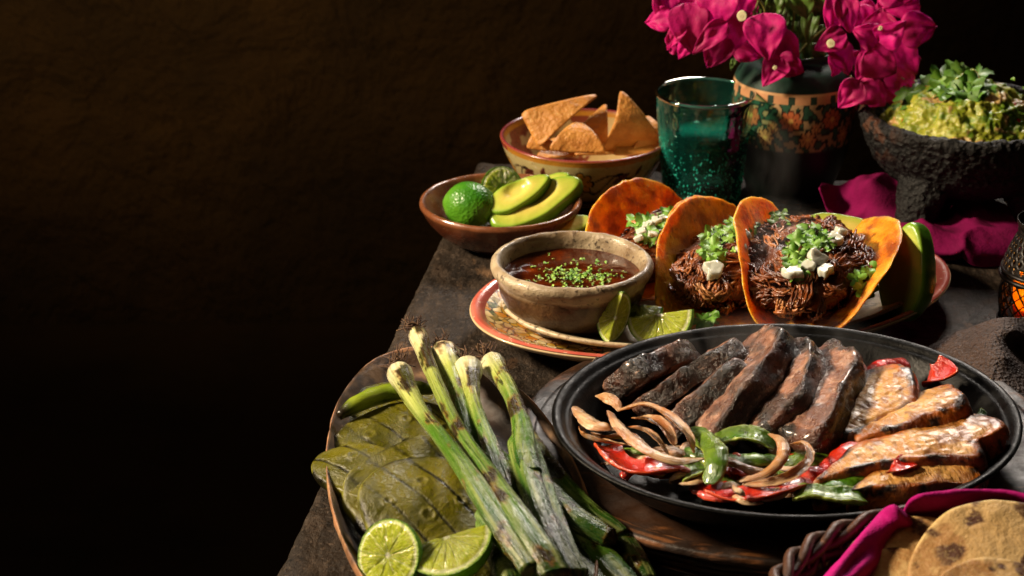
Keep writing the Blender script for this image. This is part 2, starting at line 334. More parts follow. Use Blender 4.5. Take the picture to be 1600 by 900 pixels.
def thin(name, tint, edge, diff, df, rough=.02, bump=None):
    m = bpy.data.materials.new(name); m.use_nodes = True; nt = m.node_tree; N = nt.nodes; L = nt.links; N.remove(N['Principled BSDF'])
    lw = N.new('ShaderNodeLayerWeight'); lw.inputs[0].default_value = .35
    mx = N.new('ShaderNodeMix'); mx.data_type = 'RGBA'; mx.inputs[6].default_value = (*tint, 1); mx.inputs[7].default_value = (*edge, 1); L.new(lw.outputs['Facing'], mx.inputs[0])
    tr = N.new('ShaderNodeBsdfTransparent'); L.new(mx.outputs[2], tr.inputs[0])
    gl = N.new('ShaderNodeBsdfGlossy'); gl.inputs['Roughness'].default_value = rough
    di = N.new('ShaderNodeBsdfDiffuse'); di.inputs[0].default_value = (*diff, 1)
    a = N.new('ShaderNodeMixShader'); dm = N.new('ShaderNodeMapRange'); L.new(lw.outputs['Facing'], dm.inputs[0]); dm.inputs[1].default_value = .25; dm.inputs[3].default_value = df; dm.inputs[4].default_value = df*9; L.new(dm.outputs[0], a.inputs[0]); L.new(tr.outputs[0], a.inputs[1]); L.new(di.outputs[0], a.inputs[2])  # grazing edges gain diffuse tint that stands in for glass highlights
    fr = N.new('ShaderNodeFresnel'); fr.inputs[0].default_value = 1.5; b = N.new('ShaderNodeMixShader'); L.new(fr.outputs[0], b.inputs[0]); L.new(a.outputs[0], b.inputs[1]); L.new(gl.outputs[0], b.inputs[2])
    if bump:
        tc = N.new('ShaderNodeTexCoord'); t = N.new('ShaderNodeTexNoise'); t.inputs['Scale'].default_value = bump[0]; L.new(tc.outputs['Object'], t.inputs['Vector'])
        bp = N.new('ShaderNodeBump'); bp.inputs['Distance'].default_value = bump[1]; L.new(t.outputs['Fac'], bp.inputs['Height'])
        for q in (gl, fr, lw): L.new(bp.outputs[0], q.inputs['Normal'])
    L.new(b.outputs[0], N['Material Output'].inputs[0]); return m
MT['glass'] = thin('teal_glass', hx('#e2f8f3'), hx('#5cc0b0'), hx('#3fd0bc'), .022, .03, (70, .0012))
MT['glass_rim_glint'] = thin('glass_rim_glint', hx('#b8e6dc'), hx('#6cc8ba'), hx('#8fe0d2'), .09, .03)
MT['water'] = thin('water', hx('#e0f8f2'), hx('#8ad4c8'), hx('#2fd0ba'), .055, .02, (50, .0006))
MT['bubble'] = M('glass_bubble', hx('#2fbfa8'), rough=.08, trans=.3, ior=1.4, spec=.9)
MT['amber'] = M('amber_votive_glass', hx('#d86a10'), rough=.4, sss=.8, sscale=.02, sr=(1, .5, .1), trans=.3)
MT['wax'] = M('candle_wax', hx('#e8c890'), rough=.5, sss=.6, sscale=.02, sr=(1, .6, .3))
MT['flame'] = M('flame', hx('#ffb040'), rough=.5, em=14, emc=(1, .42, .08, 1))
MT['flake'] = M('iron_bare_patch', hx('#8a6c4c'), [('noise', 200, .45, .6, hx('#2a1c12'), .9, 6)], rough=.4, metal=.4, bumps=[('noise', 220, .002, 6)])

# ------------------------------------------------------------------ structure and table
def st(o): o['kind'] = 'structure'; return o
st(mk('wall', surf(lambda u, v: (-3+6*u, 3.0, -.75+3*v), 8, 6), MT['wall'], disp=[(.01, 2, 3, 1)]))
st(mk('floor', surf(lambda u, v: (-3+6*u, -.8+3.8*v, -.75), 8, 8), MT['floor']))
A0 = P(430, 900); DIR = Vector((.1447, 1, 0)).normalized(); RGT = Vector((DIR.y, -DIR.x, 0))
def tabpt(a, b): return A0 + RGT*a + DIR*b
table = thing('table', 'dark weathered table with worn chipped edges, carrying every dish', 'table', (0, 0, -.75))
TW, TD, TB = 1.15, 1.338, -.6
def rect(t):
    s = (t/(2*pi)) % 1*4; i = int(s); f = s-i; w2, d2 = TW/2, TD/2
    x, y = [(w2, -d2+2*d2*f), (w2-2*w2*f, d2), (-w2, d2-2*d2*f), (-w2+2*w2*f, -d2)][i]
    return x, y
TS = [(0, 1), (.3, 1), (.6, 1), (.9, 1), (.985, 1), (.994, .98), (.998, .9), (1, .75), (1, .3), (1, -.4), (.997, -.9), (.99, -1), (.5, -1), (0, -1)]
g = slab(rect, .018, 1600, TS)
tc = tabpt(TW/2, TB+TD/2) + Vector((0, 0, -.018))
Mt = basis(tc, RGT, (0, 0, 1))
mk('tabletop', g, MT['table'], table, M=Mt, disp=[lambda ab, v: 0 if ab[0] < .99 else .0007*nz(v, 40, 3, 4)+.0009*nz(v, 160, 4, 3)])
for a, b in ((.06, TB+.06), (.06, TB+TD-.06), (TW-.06, TB+.06), (TW-.06, TB+TD-.06)):
    p = tabpt(a, b); mk('leg', lathe([(.0, -.75), (.022, -.75), (.026, -.5), (.03, -.1), (.03, -.037), (0, -.037)], 12, 10, p, smooth_prof=False), MT['table'], table)

# ------------------------------------------------------------------ citrus
def lime_cut(r, kind, name, label, O, X, N, group=None, nseg=9, sq=1.0, cat='lime wedge', open_=pi):
    """cut lime: half disc face(s) with segments and a rind shell; local face in z=0, arc towards -y"""
    Mx = basis(O, X, N); full = kind == 'half'
    t = thing(name, label, cat, O, group)
    def flesh(ab, co, n):
        s, th = ab[0], ab[1]
        if s > .95: return hx('#4f8a1c')
        if s > .87: return mixc(hx('#e8ecc0'), hx('#b9cf6a'), ss(.9, .95, s))
        if s < .06: return hx('#eef0cc')
        th2 = th+.010*noise.noise(co*90)+.006*sin(th*17); k = abs((th2*nseg) % 1-.5)*2     # 1 at a membrane
        m = ss(1-.05/max(s, .08), 1, k)
        ray_ = .5+.5*sin(th*nseg*40+3*noise.noise(co*200))
        base = mixc(hx('#a2b020'), hx('#c8d048'), ray_*.5+.3*s)
        base = mixc(base, hx('#8fa01a'), .5*ss(0, .4, nz(co, 300, 2, 2))); return mixc(base, hx('#e2e8a4'), m*.6)
    a0, a1 = (0, 2*pi) if full else (-pi, 0)
    ns = nseg if full else nseg
    def facef(u, v):
        a = a0+(a1-a0)*v; k = abs((v*ns) % 1-.5)*2
        z = .0009*(1-ss(.75, 1, k))*ss(.05, .3, u)*(1-ss(.82, .9, u))
        return (r*u*cos(a), r*u*sin(a), z)
    f1 = surf(facef, 20, 108)
    mk('flesh', f1, MT['lime_flesh'], t, M=Mx, uv=lambda ab: (ab[0]*r, ab[1]*.06, 0), colf=flesh, disp=[(.0004, 300, 3, 2)])
    if not full:   # second cut face, leaning back at the opening angle
        def f2(u, v):
            a = -pi+pi*v; x = r*u*cos(a); d = -r*u*sin(a)
            return (x, -d*cos(open_)*1.0, -d*sin(open_)*sq)
        mk('flesh', surf(f2, 20, 72), MT['lime_flesh'], t, M=Mx, uv=lambda ab: (ab[0]*r, ab[1]*.06, 0), colf=flesh, disp=[(.0004, 300, 3, 5)])
    def shell(u, v):
        if full:
            a = 2*pi*u; b = pi/2*v; return (r*1.01*cos(a)*cos(b), r*1.01*sin(a)*cos(b), -r*1.01*sq*sin(b))
        a = -pi+pi*u; b = open_*v; q = -sin(a)
        y = -q*cos(b); z = -q*sin(b)
        return (r*1.01*cos(a), r*1.01*y, r*1.01*z*sq)
    mk('rind', surf(shell, 48, 24), MT['lime_skin'], t, M=Mx, colf=lambda ab, co, n: mixc(hx('#4c8a16'), hx('#6fa026'), .5+.5*nz(co, 40)), disp=[(.0003, 200, 2, 1)])
    return t
OP = radians(100)

# ------------------------------------------------------------------ tray with cactus, chile, spring onions
TR = Vector((-.034, 1.026, 0)); TROT = radians(-80)
tp = [(0, .003), (.10, .003), (.155, .004), (.180, .014), (.1945, .024), (.199, .0265), (.2005, .0225), (.196, .017), (.180, .006), (.155, 0), (0, 0)]
g = lathe(tp, 200, 70, TR, 1, .385, TROT, rf=lambda r, z, a, f: r*(1+.008*noise.noise(Vector((cos(a)*3, sin(a)*3, 1)))))
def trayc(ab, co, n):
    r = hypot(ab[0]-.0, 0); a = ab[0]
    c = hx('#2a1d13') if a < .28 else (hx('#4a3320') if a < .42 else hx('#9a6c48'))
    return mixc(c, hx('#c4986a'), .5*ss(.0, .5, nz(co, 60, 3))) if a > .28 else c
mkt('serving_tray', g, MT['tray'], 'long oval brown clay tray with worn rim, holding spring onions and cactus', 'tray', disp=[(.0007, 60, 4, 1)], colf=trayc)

def nopal(px, py, z, a, b, rot, tiltx, tilty, label, sd, rings, zoff=.0035):
    O = P(px, py, z); N = Vector((tiltx, tilty, 1)).normalized(); Mx = basis(O, (cos(rot), sin(rot), 0), N)
    o2 = ell(a, b, 2.15, .10, sd)
    inv = Mx.inverted(); SA = radians(-38)
    def loc(co): return inv @ co
    def dsp(ab, co):
        l = inv @ Vector(co)
        d = 0
        if ab[2] > 0 and ab[0] < .97:
            wv = loc_str(co); d -= .00035*wv
            for (rx, ry, rr) in rings:
                q = hypot(l.x-rx*a, l.y-ry*b)/rr; d += .0006*exp(-((q-1)*3)**2) - .0004*exp(-(q*2.2)**2)
        return d
    def loc_str(co):
        s = (co.x*sin(SA)*1.0 - co.y*cos(SA)*.8)/.0150 + sd*.3 + .05*nz(co, 30, sd)
        k = abs((s % 1)-.5)*2
        return ss(.84, .94, k)
    def cf(ab, co, n):
        l = inv @ co; c = mixc(hx('#434206'), hx('#645e0f'), .5+.7*nz(co, 35, sd))
        for (rx, ry, rr) in rings:
            q = hypot(l.x-rx*a, l.y-ry*b)/rr; c = mixc(c, hx('#7c7630'), .5*exp(-((q-1)*3)**2)); c = mixc(c, hx('#3a3408'), .5*exp(-(q*2)**2))
        if ab[2] > 0 and ab[0] < .975: c = mixc(c, hx('#120e04'), loc_str(co)*(.85+.6*nz(co, 40, 9)))
        if ab[0] > .97: c = mixc(c, hx('#8c8a34'), .8)  # edge painted lighter as a highlight that sets the paddles apart
        c = mixc(c, hx('#120c06'), ss(.9, .98, ab[0])*ss(.12, .3, nz(co, 25, sd+2)))
        return c
    g = slab(o2, .0038, 150, [(0, 1)]+[(i/46*.94, 1) for i in range(1, 47)]+[(.97, .92), (.99, .6), (1, .1), (.995, -.5), (.97, -.95), (.9, -1), (.4, -1), (0, -1)],
             zf=lambda x, y: -2.0*(x*x)*1.2-1.5*y*y+.004*noise.noise(Vector((x*25, y*25, sd))))
    mkt('cactus_paddle', g, MT['nopal'], label, 'cactus paddle', 'grilled cactus paddles on the tray', M=Mx, disp=[dsp, (.0004, 70, 4, sd)], colf=cf)
RG = [(-.45, .3, .0036), (.05, .45, .0032), (.5, .1, .0036), (-.05, -.1, .0040), (.3, -.4, .0032), (-.5, -.35, .0030), (.02, .8, .003)]
nopal(624, 640, .014, .046, .036, .5, .05, -.1, 'dark cactus paddle lying flat at the back of the tray', 8, RG[:3])
nopal(640, 690, .020, .052, .036, .35, .1, -.25, 'cactus paddle with charred upper edge behind the two front ones', 3, RG[:5])
nopal(580, 742, .026, .045, .023, -.65, -.15, -.2, 'cactus paddle hanging over the left rim of the tray', 5, RG[:4])
nopal(655, 757, .024, .050, .034, .55, .1, -.4, 'cactus paddle mostly hidden beneath the front round one', 4, RG[:3])
nopal(682, 808, .030, .052, .040, -.75, .12, -.42, 'largest round cactus paddle with ringed spots, frontmost on the tray', 1, RG)

def chile(pts, r, label):
    g = tube([P(*p) for p in pts], lambda s: r*max(.02, (sin(pi*min(1, s*.92+.08))**.55)), 40, 14)
    mkt('roasted_chile', g, MT['chile'], label, 'chile', disp=[(.0008, 90, 3, 3)], colf=lambda ab, co, n: mixc(mixc(hx('#5d7416'), hx('#7d8c24'), .5+nz(co, 60)), hx('#1c1508'), ss(.22, .05, ab[0])))
chile([(530, 650, .030), (560, 630, .034), (600, 615, .036), (650, 607, .038), (690, 612, .03)], .0062, 'curved green chile with blackened tip at the back of the tray')

def scallion(label, pts, radii, leaves, sd, burn=.5, bulb=True, root=14):
    """pts (px,py,z); radii along the stalk; leaves = list of (pts, radius)"""
    path = [P(*p) for p in pts]; t = thing('spring_onion', label, 'spring onion', path[0], 'charred spring onions across the tray')
    rr = crom([(r,) for r in radii], 60)
    rf = lambda s: rr[min(60, int(s*60))][0]*(.74+.30*(1-ss(.10, .22, s))*(len(leaves) > 0 and root > 0))
    ax = (path[1]-path[0]).normalized()
    def colf(L0, L1):
        def f(ab, co, n):
            s = L0+(L1-L0)*ab[0]; th = ab[1]*2*pi
            c = mixc(hx('#d8cfae'), hx('#96a04c'), ss(.07, .24, s)); c = mixc(c, hx('#42691a'), ss(.18, .40, s)); c = mixc(c, hx('#12360b'), ss(.5, .8, s))
            st_ = .5+.5*noise.noise(Vector((th*2.2, s*6, sd))); c = mixc(c, mixc(c, hx('#c8cc7c'), .3), ss(.4, .8, st_))
            line = abs(((th*3.2+noise.noise(Vector((s*5, th, sd)))*.6) % 1)-.5)*2
            c = mixc(c, hx('#2c3a12'), .35*ss(.8, 1, line))
            ch = nz((co.x, co.y*.5, co.z), 55, sd, 5)+.25*noise.noise(Vector((th, s*3, sd*2)))-.16*ss(.35, .6, s)
            c = mixc(c, hx('#7a5226'), .8*ss(.26-.3*burn, .40-.3*burn, ch)); c = mixc(c, hx('#140c07'), ss(.37-.3*burn, .43-.3*burn, ch)*.9)
            if s < .13: c = mixc(c, hx('#2a180c'), ss(.13, .03, s)*ss(-.25, .2, nz(co, 120, sd, 4)))
            return c
        return f
    dsp = [lambda ab, v: .00028*noise.noise(Vector((ab[1]*2*pi*3, ab[0]*9, sd)))+.00012*sin(ab[1]*2*pi*11+ab[0]*3), (.0003, 60, 3, sd)]
    g = sweep(path, lambda s, a: (rf(s)*(1+.18*ss(.35, .8, s))*cos(a), rf(s)*(1-.18*ss(.35, .8, s))*(sin(a)-.22*ss(.35, .7, s)*max(0, sin(a))**6)), 110, 36)
    UVF = lambda ab: (cos(ab[1]*2*pi)*.0085+sd, sin(ab[1]*2*pi)*.0085, ab[0]*.2)
    mk('stalk', g, MT['onion_stalk'], t, uv=UVF, disp=dsp, colf=colf(0, .8))
    for k, (lp, lr) in enumerate(leaves):
        lpth = [P(*p) for p in lp]
        g = sweep(lpth, lambda s, a: (.9*lr*(1.05-.1*s)*min(1, (1-s)*14+.25)*cos(a), lr*.72*min(1, (1-s)*14+.25)*sin(a)), 90, 30)
        mk('leaf', g, MT['onion_stalk'], t, uv=UVF, disp=[lambda ab, v: .00035*sin(ab[1]*2*pi*4+k)+.0003*noise.noise(Vector((ab[1]*8, ab[0]*9, sd+k))), (.0003, 60, 3, sd+k)], colf=colf(.5, 1.0))
    if root:
        gs = []
        for i in range(root*5):
            d = (-ax + Vector((R_.uniform(-1, 1), R_.uniform(-1, 1), R_.uniform(-.7, 1)))*.9).normalized()
            p0 = path[0] + Vector((R_.uniform(-1, 1), R_.uniform(-1, 1), R_.uniform(-1, 1)))*.0036; L = R_.uniform(.005, .0125)
            p1 = p0+d*L*.5+Vector((R_.uniform(-1, 1), 0, R_.uniform(-1, 1)))*.002; p2 = p0+d*L+Vector((R_.uniform(-1, 1), R_.uniform(-1, 1), R_.uniform(-1, 1)))*.003
            gs.append(tube([p0, p1, p2], .0004, 5, 4))
        o = mk('roots', join(gs), MT['roots'], t); o['kind'] = 'stuff'
    return t
bul = [.0015, .0062, .0082, .0078, .0066, .0058, .0058, .0062, .0068, .0074, .0080]
scallion('spring onion with roots near the green chile, leftmost bulb of the bunch', [(621, 574, .050), (628, 592, .052), (655, 640, .055), (690, 685, .058), (730, 738, .060), (778, 810, .056), (835, 890, .048)],
    [.0015, .0078, .0092, .0070, .0064, .0068, .0072, .0078, .0086, .0092, .0092], [([(760, 800, .048), (800, 850, .044), (835, 885, .040), (870, 930, .036)], .008)], 1, .25)
scallion('thin charred spring onion whose bulb lies farthest back, over the tray rim', [(648, 512, .046), (655, 528, .047), (672, 575, .050), (700, 640, .052), (728, 690, .055), (762, 738, .058), (800, 795, .058), (845, 860, .052), (868, 900, .046)],
    [.0012, .0062, .0068, .0060, .0058, .0062, .0068, .0080, .0095, .0105, .0105], [([(800, 810, .05), (840, 860, .046), (880, 905, .04)], .008)], 2, .75)
scallion('thick striped spring onion bulb second from the back of the bunch', [(690, 545, .042), (697, 562, .043), (712, 600, .043), (728, 650, .042), (748, 690, .040), (785, 722, .040), (825, 750, .040)],
    [.0015, .0098, .0115, .0092, .0075, .0070, .0070, .0072, .0074, .0076, .0078], [([(810, 740, .038), (850, 765, .038), (900, 810, .036), (962, 846, .030)], .0085)], 3, .4)
scallion('spring onion with pale round brown topped bulb in the middle of the bunch', [(729, 568, .044), (733, 585, .046), (741, 630, .047), (757, 675, .046), (778, 725, .042), (795, 780, .036), (800, 840, .032)],
    [.0015, .0090, .0090, .0062, .0060, .0064, .0068, .0072, .0074, .0076, .0078], [([(765, 815, .03), (782, 865, .03), (800, 920, .028)], .009)], 4, .3)
scallion('spring onion with a burnt black root tuft, rightmost bulb of the bunch', [(764, 562, .040), (775, 578, .042), (798, 615, .045), (814, 660, .046), (820, 705, .047), (828, 740, .047)],
    [.0020, .0080, .0098, .0082, .0074, .0072, .0078, .0084, .0088, .0088, .0080], [([(812, 690, .044), (824, 742, .045), (846, 805, .042), (876, 868, .038), (900, 910, .034)], .0082), ([(826, 695, .043), (848, 755, .043), (868, 810, .040), (892, 870, .036), (910, 905, .034)], .0062)], 5, .55, root=34)
scallion('green spring onion leaf end lying closest to the wooden board', [(800, 640, .026), (830, 690, .027), (870, 745, .028), (915, 795, .026), (972, 836, .022)],
    [.004, .006, .0075, .0082, .0085, .0085, .0085, .0085, .0085, .008, .006], [([(950, 825, .018), (985, 860, .017), (1015, 915, .014)], .0075)], 6, .7, root=0)
scallion('dark green spring onion leaf bundle running out at the bottom of the picture', [(850, 780, .028), (885, 822, .028), (930, 862, .024), (985, 915, .02)],
    [.006, .008, .0095, .010, .010, .010, .010, .010, .010, .009, .008], [([(830, 800, .026), (870, 845, .026), (905, 880, .022), (940, 925, .018)], .0085)], 7, .5, root=0)

lime_cut(.0205, 'half', 'lime_wedge', 'round cut lime face standing at the lower left of the tray', P(606, 868, .036), (1, .3, 0), (-.55, -.75, .55), cat='lime', sq=.8)
lime_cut(.0260, 'quarter', 'lime_wedge', 'large lime wedge with its juicy yellow face up, front of the cactus', P(697, 838, .046), (1, .16, .10), (-.22, -.42, .9), open_=OP)
lime_cut(.0220, 'quarter', 'lime_wedge', 'lime wedge cut off by the bottom of the picture below the cactus', P(735, 912, .036), (1, -.05, 0), (.1, -.5, .85), open_=OP)

# ------------------------------------------------------------------ painted platter, cream plate, sauce bowl, limes, tacos
PC = Vector((.153, 1.331, 0)); PROT = radians(20)
plate = thing('painted_platter', 'large oval platter with pink rim and floral glaze under the cream plate', 'platter', PC)
S = .605
g = lathe([(.166, .0155), (.176, .0195), (.182, .0225)], 160, 14, PC, 1, S, PROT); mk('pink_band', lathe([(.1795, .0232), (.184, .0262), (.188, .0272), (.1905, .0262)], 180, 14, PC, 1, .612, PROT), MT['plate'], plate, colf=lambda ab, co, n: mixc(hx('#a8483c'), hx('#c46a58'), .5+nz(co, 30)))
mk('floral_band', lathe([(.120, .0095), (.150, .0125), (.168, .0185), (.1797, .0233)], 180, 24, PC, 1, .61, PROT), MT['mosaic'], plate)
mk('body', lathe([(0, .0085), (.08, .0088), (.118, .0088), (.15, .0118), (.168, .0176), (.1797, .0224), (.1905, .0255), (.1895, .0225), (.18, .0175), (.155, .0075), (.13, .003), (.115, 0), (0, 0)], 160, 60, PC, 1, .612, PROT), MT['plate'], plate, colf=lambda ab, co, n: hx('#c2ab84'))
CC = PC + Vector((.006, .006, 0))
g = lathe([(0, .0150), (.08, .0150), (.13, .0165), (.15, .0225), (.163, .0275), (.171, .0305), (.1735, .0292), (.17, .0262), (.15, .0185), (.13, .0125), (.11, .0102), (0, .0102)], 180, 70, CC, 1, .64, radians(22), rf=lambda r, z, a, f: r*(1+.006*noise.noise(Vector((cos(a)*4, sin(a)*4, 2)))))
mkt('cream_plate', g, MT['cream_plate'], 'oval cream plate with dark speckles under the tacos and the sauce bowl', 'plate', disp=[(.0005, 60, 3, 1)])

BC = Vector((.0435, 1.290, .0152))
prof = [(0, .0075), (.030, .008), (.044, .018), (.0495, .034), (.0505, .041), (.0515, .0475), (.0545, .0505), (.0580, .0490), (.0592, .0450), (.0570, .0400), (.0545, .036), (.0535, .030), (.050, .020), (.043, .010), (.034, .003), (.031, 0), (0, 0)]
def sbc(ab, co, n):
    z = co.z-BC.z; r = hypot(co.x-BC.x, co.y-BC.y)
    if z > .038: return mixc(hx('#aa9a7e'), hx('#6b563c'), .5+nz(co, 40))
    if ab[0] < .4: return hx('#7a4218')
    return mixc(hx('#4c331a'), hx('#2a1a0d'), .5+1.2*nz(co, 30)) if z < .034 else mixc(hx('#9c8c70'), hx('#5a4226'), ss(.038, .034, z))
mkt('sauce_bowl', lathe(prof, 160, 90, BC, rf=lambda r, z, a, f: r*(1+.008*noise.noise(Vector((cos(a)*1.6, sin(a)*1.6, z*20))))), MT['sauce_bowl'], 'rough stoneware bowl with speckled cream rim, filled with red broth', 'bowl', disp=[(.0006, 90, 4, 2)], colf=sbc)
SZ = BC.z+.0375
g = lathe([(0, 0), (.03, 0), (.047, .0002), (.0502, .0008)], 120, 30, BC+Vector((0, 0, .0375)), smooth_prof=False)
sauce = mkt('broth', g, MT['sauce'], 'red brown broth sprinkled with green herbs in the stoneware bowl', 'sauce', disp=[(.0003, 50, 3, 2)], origin=BC+Vector((0, 0, .0375)))

def leafshape(size, lobes=5, sd=0, curl=.25):
    """cilantro leaf: lobed, toothed, slightly curled sheet; stem along -y"""
    def out(t):
        r = .34+.5*abs(cos(lobes*t/2+.3))**.8+.15*abs(sin(lobes*t*2.0+sd))
        r *= 1-.55*exp(-((((t+pi/2+pi) % (2*pi))-pi)*1.8)**2)
        return size*r*cos(t), size*r*sin(t)
    n = 40; V = [(0, 0, 0)]; AB = [(0, 0)]; F = []
    for i, s in enumerate((.35, .7, 1)):
        for j in range(n):
            x, y = out(2*pi*j/n); x *= s; y *= s; q = hypot(x, y)/size
            V.append((x, y, size*(curl*q*q*sin(3*j/n*2*pi+sd)-.15*q*q))); AB.append((s, j/n))
    for j in range(n): F.append((0, 1+j, 1+(j+1) % n))
    for i in range(2):
        for j in range(n):
            a = 1+i*n; F.append((a+j, a+n+j, a+n+(j+1) % n, a+(j+1) % n))
    return V, F, AB
def herbc(dark=.0):
    k = R_.random()
    c = mixc(mixc(hx('#4e8a1e'), hx('#86b83e'), k), hx('#234a10'), dark)
    return lambda ab, co, n: mixc(c, hx('#a3c860'), .25*(1-ab[0])) if ab else c
def leaf_on(parent, co, N, size, dark=0, sd=None, name='cilantro_leaf', bunch=1):
    sd = R_.uniform(0, 9) if sd is None else sd
    a = R_.uniform(0, 2*pi)
    Mx = basis(co, (cos(a), sin(a), .3*sin(a*3)), Vector(N)+Vector((R_.uniform(-.6, .6), R_.uniform(-.6, .6), 0)))
    return mk(name, leafshape(size, 5 if R_.random() < .6 else 3, sd, .35), MT['herb'], parent, M=Mx, colf=herbc(dark))
def chopped(parent, pts, size=(.001, .0028), name='chopped_cilantro'):
    gs = []
    for co, N in pts:
        s = R_.uniform(*size); a = R_.uniform(0, 6.28)
        Mx = basis(co, (cos(a), sin(a), 0), Vector(N)+Vector((R_.uniform(-.7, .7), R_.uniform(-.7, .7), 0)))
        gs.append(xf(leafshape(s, 3, R_.uniform(0, 9), .4), Mx))
    o = mk(name, join(gs), MT['herb'], parent, colf=lambda ab, co, n: mixc(hx('#5c8f22'), hx('#9ac050'), .5+1.2*nz(co, 250))); o['kind'] = 'stuff'; return o
pts = []
for i in range(190):
    r = abs(R_.gauss(0, .017)); a = R_.uniform(0, 2*pi)
    x, y = r*cos(a)*1.35+.004, r*sin(a)*1.15-.002
    if hypot(x, y) < .046: pts.append((Vector((BC.x+x, BC.y+y, SZ+.0008)), (0, 0, 1)))
chopped(sauce, pts, (.0008, .0028))

lime_cut(.0190, 'quarter', 'lime_wedge', 'lime wedge standing on the platter left of the wider one, below the sauce bowl', P(962, 497, .044), (.45, .35, -.75), (-.75, -.6, .35), open_=radians(75))
lime_cut(.0245, 'quarter', 'lime_wedge', 'wide lime wedge with its cut face to the viewer, below the middle taco', P(1030, 490, .044), (1, -.02, .06), (-.42, -.75, .55), open_=OP)
lime_cut(.0170, 'quarter', 'lime_wedge', 'small lime wedge tucked behind the wide one beside the sauce bowl', P(1000, 476, .042), (1, -.3, -.1), (-.3, -.5, .8), open_=OP)

def beef_strands(n, surfp, bias=None, proj=None):
    """bundles of thin parallel fibres lying on the mound"""
    gs = []
    for i in range(n//7):
        co, N = surfp(); N = Vector(N).normalized()
        d = Vector((R_.uniform(-1, 1), R_.uniform(-1, 1), R_.uniform(-1, 1)))
        if bias: d = d*.6+Vector(bias)*R_.choice((-1, 1))*.8
        d = (d-N*d.dot(N)).normalized(); S_ = N.cross(d); L = R_.uniform(.012, .028); tone = R_.random(); lift = R_.uniform(-.0005, .0035)
        bend = R_.uniform(-.45, .45); nf = R_.randint(4, 9)
        for f in range(nf):
            off = (f-(nf-1)/2)*R_.uniform(.0009, .0014); r = R_.uniform(.0006, .0015); l2 = L*R_.uniform(.55, 1.1); sh = R_.uniform(-.003, .003); dd = d.copy(); p = Vector(co)+S_*off-d*l2*.5+d*sh; pts = []
            for k in range(6):
                q = p.copy()
                if proj: q = q.lerp(proj(q), .9)
                q += N*(lift+.0028*noise.noise(q*130+Vector((f*.35, 0, 0)))-.0012*abs(off)/.004+R_.uniform(0, .0012)); pts.append(q+S_*R_.uniform(-.0011, .0011))
                dd = (dd+S_*bend*.3).normalized(); p = p+dd*l2/5
            g = tube(pts, lambda s, r=r: r*(.45+.55*sin(pi*(s*.8+.1))), 14, 5)
            tn = min(1, max(0, tone*.75+R_.random()*.3)); gs.append((g[0], g[1], [(tn, b[0]) for b in g[2]]))
    return join(gs)
def beefc(ab, co, n):
    c = mixc(hx('#522510'), hx('#924f24'), ab[0]) if ab[0] < .7 else mixc(hx('#924f24'), hx('#c08a58'), (ab[0]-.7)*3)
    return mixc(c, hx('#1c0d06'), .3*ss(.1, .4, nz(co, 120, 5)))
def dice(parent, co, s, N=(0, 0, 1), name='onion_dice'):
    a = R_.uniform(0, 6.28); Mx = basis(co, (cos(a), sin(a), R_.uniform(-.5, .5)), Vector(N)+Vector((R_.uniform(-.5, .5), R_.uniform(-.5, .5), 0)))
    return mk(name, slab(ell(s*.95, s*R_.uniform(.65, .9), 3, .5, R_.uniform(0, 9)), s*R_.uniform(.35, .55), 20), MT['onion_dice'], parent, M=Mx, disp=[(.0006, 200, 2, 1)])

